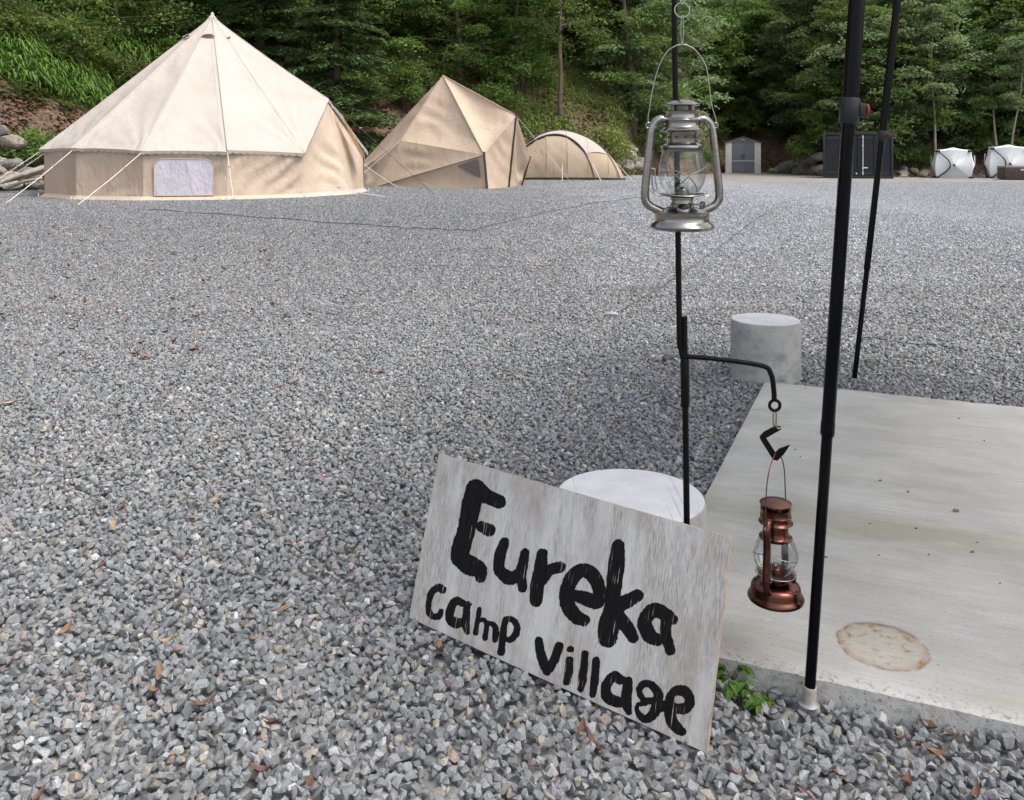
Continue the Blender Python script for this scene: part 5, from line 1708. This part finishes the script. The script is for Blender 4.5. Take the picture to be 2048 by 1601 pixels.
def drop_leaf(x, y, ki, s=1.0, rz=None):
    mk, lb = kinds[ki]
    o = link(bpy.data.objects.new("fallen_leaf", random.choice(leafmesh[mk])))
    o.location = (x, y, gz(x, y) + .019); s *= .74; o.scale = (s, s, s)
    o.rotation_euler = (random.uniform(-.35, .35), random.uniform(-.3, .3), random.uniform(0, 6.28) if rz is None else rz)
    tag(o, lb, "leaf", "dead leaves of the same colour scattered on the gravel")
for px, py, ki, s in ((20, 808, 2, 1.6), (62, 820, 2, 1.2), (36, 852, 0, .9), (222, 1060, 2, 1.1), (244, 1016, 1, .9), (384, 1038, 0, .8), (130, 1264, 0, .8), (205, 1130, 3, .7), (318, 1352, 0, 1.0), (306, 1386, 0, .9), (405, 1410, 1, 1.0),
                      (358, 1300, 0, .7), (335, 1282, 2, .7), (542, 1448, 3, 1.0), (520, 1545, 3, .8), (80, 1595, 3, .8), (568, 1218, 0, .9), (690, 1192, 0, .6), (718, 1003, 1, .7), (760, 1418, 3, .6), (765, 1310, 2, .7), (880, 1302, 0, .9),
                      (1165, 1465, 3, .8), (1186, 1492, 3, .8), (618, 1568, 1, .9), (1855, 1452, 0, 1.0), (1905, 1470, 2, 1.0), (1868, 1508, 0, .8), (1800, 1478, 3, .6), (1682, 1552, 0, .8), (1812, 1570, 3, .9), (1470, 1545, 0, .7), (1610, 1590, 3, .8), (1950, 1592, 1, .9),
                      (575, 1092, 0, .7), (505, 1282, 0, .6), (10, 1340, 1, 1.0), (345, 770, 1, 1.2), (400, 668, 2, 1.2), (385, 700, 1, 1.0), (560, 772, 0, .9), (590, 770, 3, .9), (760, 745, 0, .9), (575, 905, 3, .8), (1045, 750, 2, 1.0), (890, 860, 0, .8), (1310, 805, 2, .9), (1290, 720, 0, .7)):
    x, y = gxy(px, py, .02); drop_leaf(x, y, ki, s)
lr = random.Random(9)
for _ in range(190):     # litter thickening towards the bell tent
    px = lr.uniform(-30, 760) ** 1.0; py = lr.uniform(425, 720)
    if lr.random() < px / 1100: continue
    z = .02
    for _i in range(4):
        x, y = gxy(px, py, z); z = gz(x, y) + .02
    drop_leaf(x, y, lr.choice((0, 1, 1, 3, 3)), lr.uniform(.9, 1.6))

def weed(px, py, n, ln, label, seed):
    rg = random.Random(seed)
    x, y = gxy(px, py, .01)
    root = empty("weed_plant", (x, y, .005)); tag(root, label, "weed")
    for i in range(n):
        az = rg.uniform(0, 6.28); r = rg.uniform(.3, 1) * ln; h = rg.uniform(.25, .9) * ln
        tip = Vector((math.cos(az) * r * .8, math.sin(az) * r * .8, h))
        MB().tube([(0, 0, 0), tip * .5 + Vector((0, 0, h * .25)), tip], .0009, 4).build("stem", M['weed'], root)
        mb = MB(); k = 5
        for q in range(rg.randint(3, 5)):
            a2 = az + rg.uniform(-1.6, 1.6); l = rg.uniform(.016, .030); w = l * .55; t0 = tip * rg.uniform(.75, 1.0)
            vs = []
            for j in range(k + 1):
                t = j / k; ww = w * math.sin(math.pi * (.06 + .92 * t)) * .5; c = t0 + Vector((math.cos(a2), math.sin(a2), .15 - .6 * t)) * (l * t)
                b = Vector((-math.sin(a2), math.cos(a2), 0)) * ww
                vs += [c + b + Vector((0, 0, ww * .4)), c, c - b + Vector((0, 0, ww * .4))]
            mb.add(vs, [(j * 3 + s, j * 3 + s + 1, j * 3 + s + 4, j * 3 + s + 3) for j in range(k) for s in range(2)])
        o = mb.build("leaf", M['weed'], root, angle=80)
        a = o.data.attributes.new("tint", 'FLOAT', 'POINT'); a.data.foreach_set('value', [rg.uniform(.2, .9)] * len(o.data.vertices))
weed(1462, 1372, 12, .055, "leafy green weed growing between the sign and the slab", 1)
weed(1500, 1400, 8, .045, "smaller green weed in the gravel in front of the slab edge", 2)
weed(1530, 1425, 6, .035, "low pale weed in the gravel left of the front tarp pole", 12)
weed(1643, 1400, 4, .04, "single-stemmed weed against the slab beside the tarp pole", 3)
weed(1738, 735, 6, .07, "small weed sprouting behind the far edge of the slab", 4)
weed(1982, 1462, 4, .022, "tiny weed at the foot of the slab edge beside the dead leaves", 6)

def crumb(px, py, s, label, name="slab_pebble", mat='stone'):
    Y = (CAM_H - SLAB_T) * 1750 / (py - 308); x = (px - 1024) / 1750 * Y
    b = hulls(1, 10, np.random.default_rng(int(px)))[0]
    me = np_mesh(name, b[0] * s * np.array([1, .8, .7]), b[1], [("tone", 'FLOAT_COLOR', np.tile([.13, .125, .12, 1], (len(b[0]), 1)))])
    me.materials.append(M['stone'])
    o = link(bpy.data.objects.new(name, me)); o.location = (x, Y, SLAB_T + s * .35)
    tag(o, label, "pebble", "pebbles lying on the slab")
for px, py, s in ((1912, 1024, .012), (1946, 1106, .007), (1654, 1116, .008), (1760, 963, .008), (1832, 1058, .005), (1817, 985, .006), (1918, 838, .006), (1968, 883, .005), (1954, 1086, .004), (1634, 765, .014), (1566, 764, .013), (1610, 778, .006), (1758, 1112, .004), (1740, 1048, .004), (1590, 900, .005), (1600, 915, .005), (2000, 1168, .004), (1858, 1110, .004)):
    crumb(px, py, s, "dark pebble lying on the concrete slab")
x, y = gxy(1336, 722, .02)
rock(Vector((x, y, .03)), .034, "pale brown pebble larger than the gravel beside the iron stand", None, "pebble")
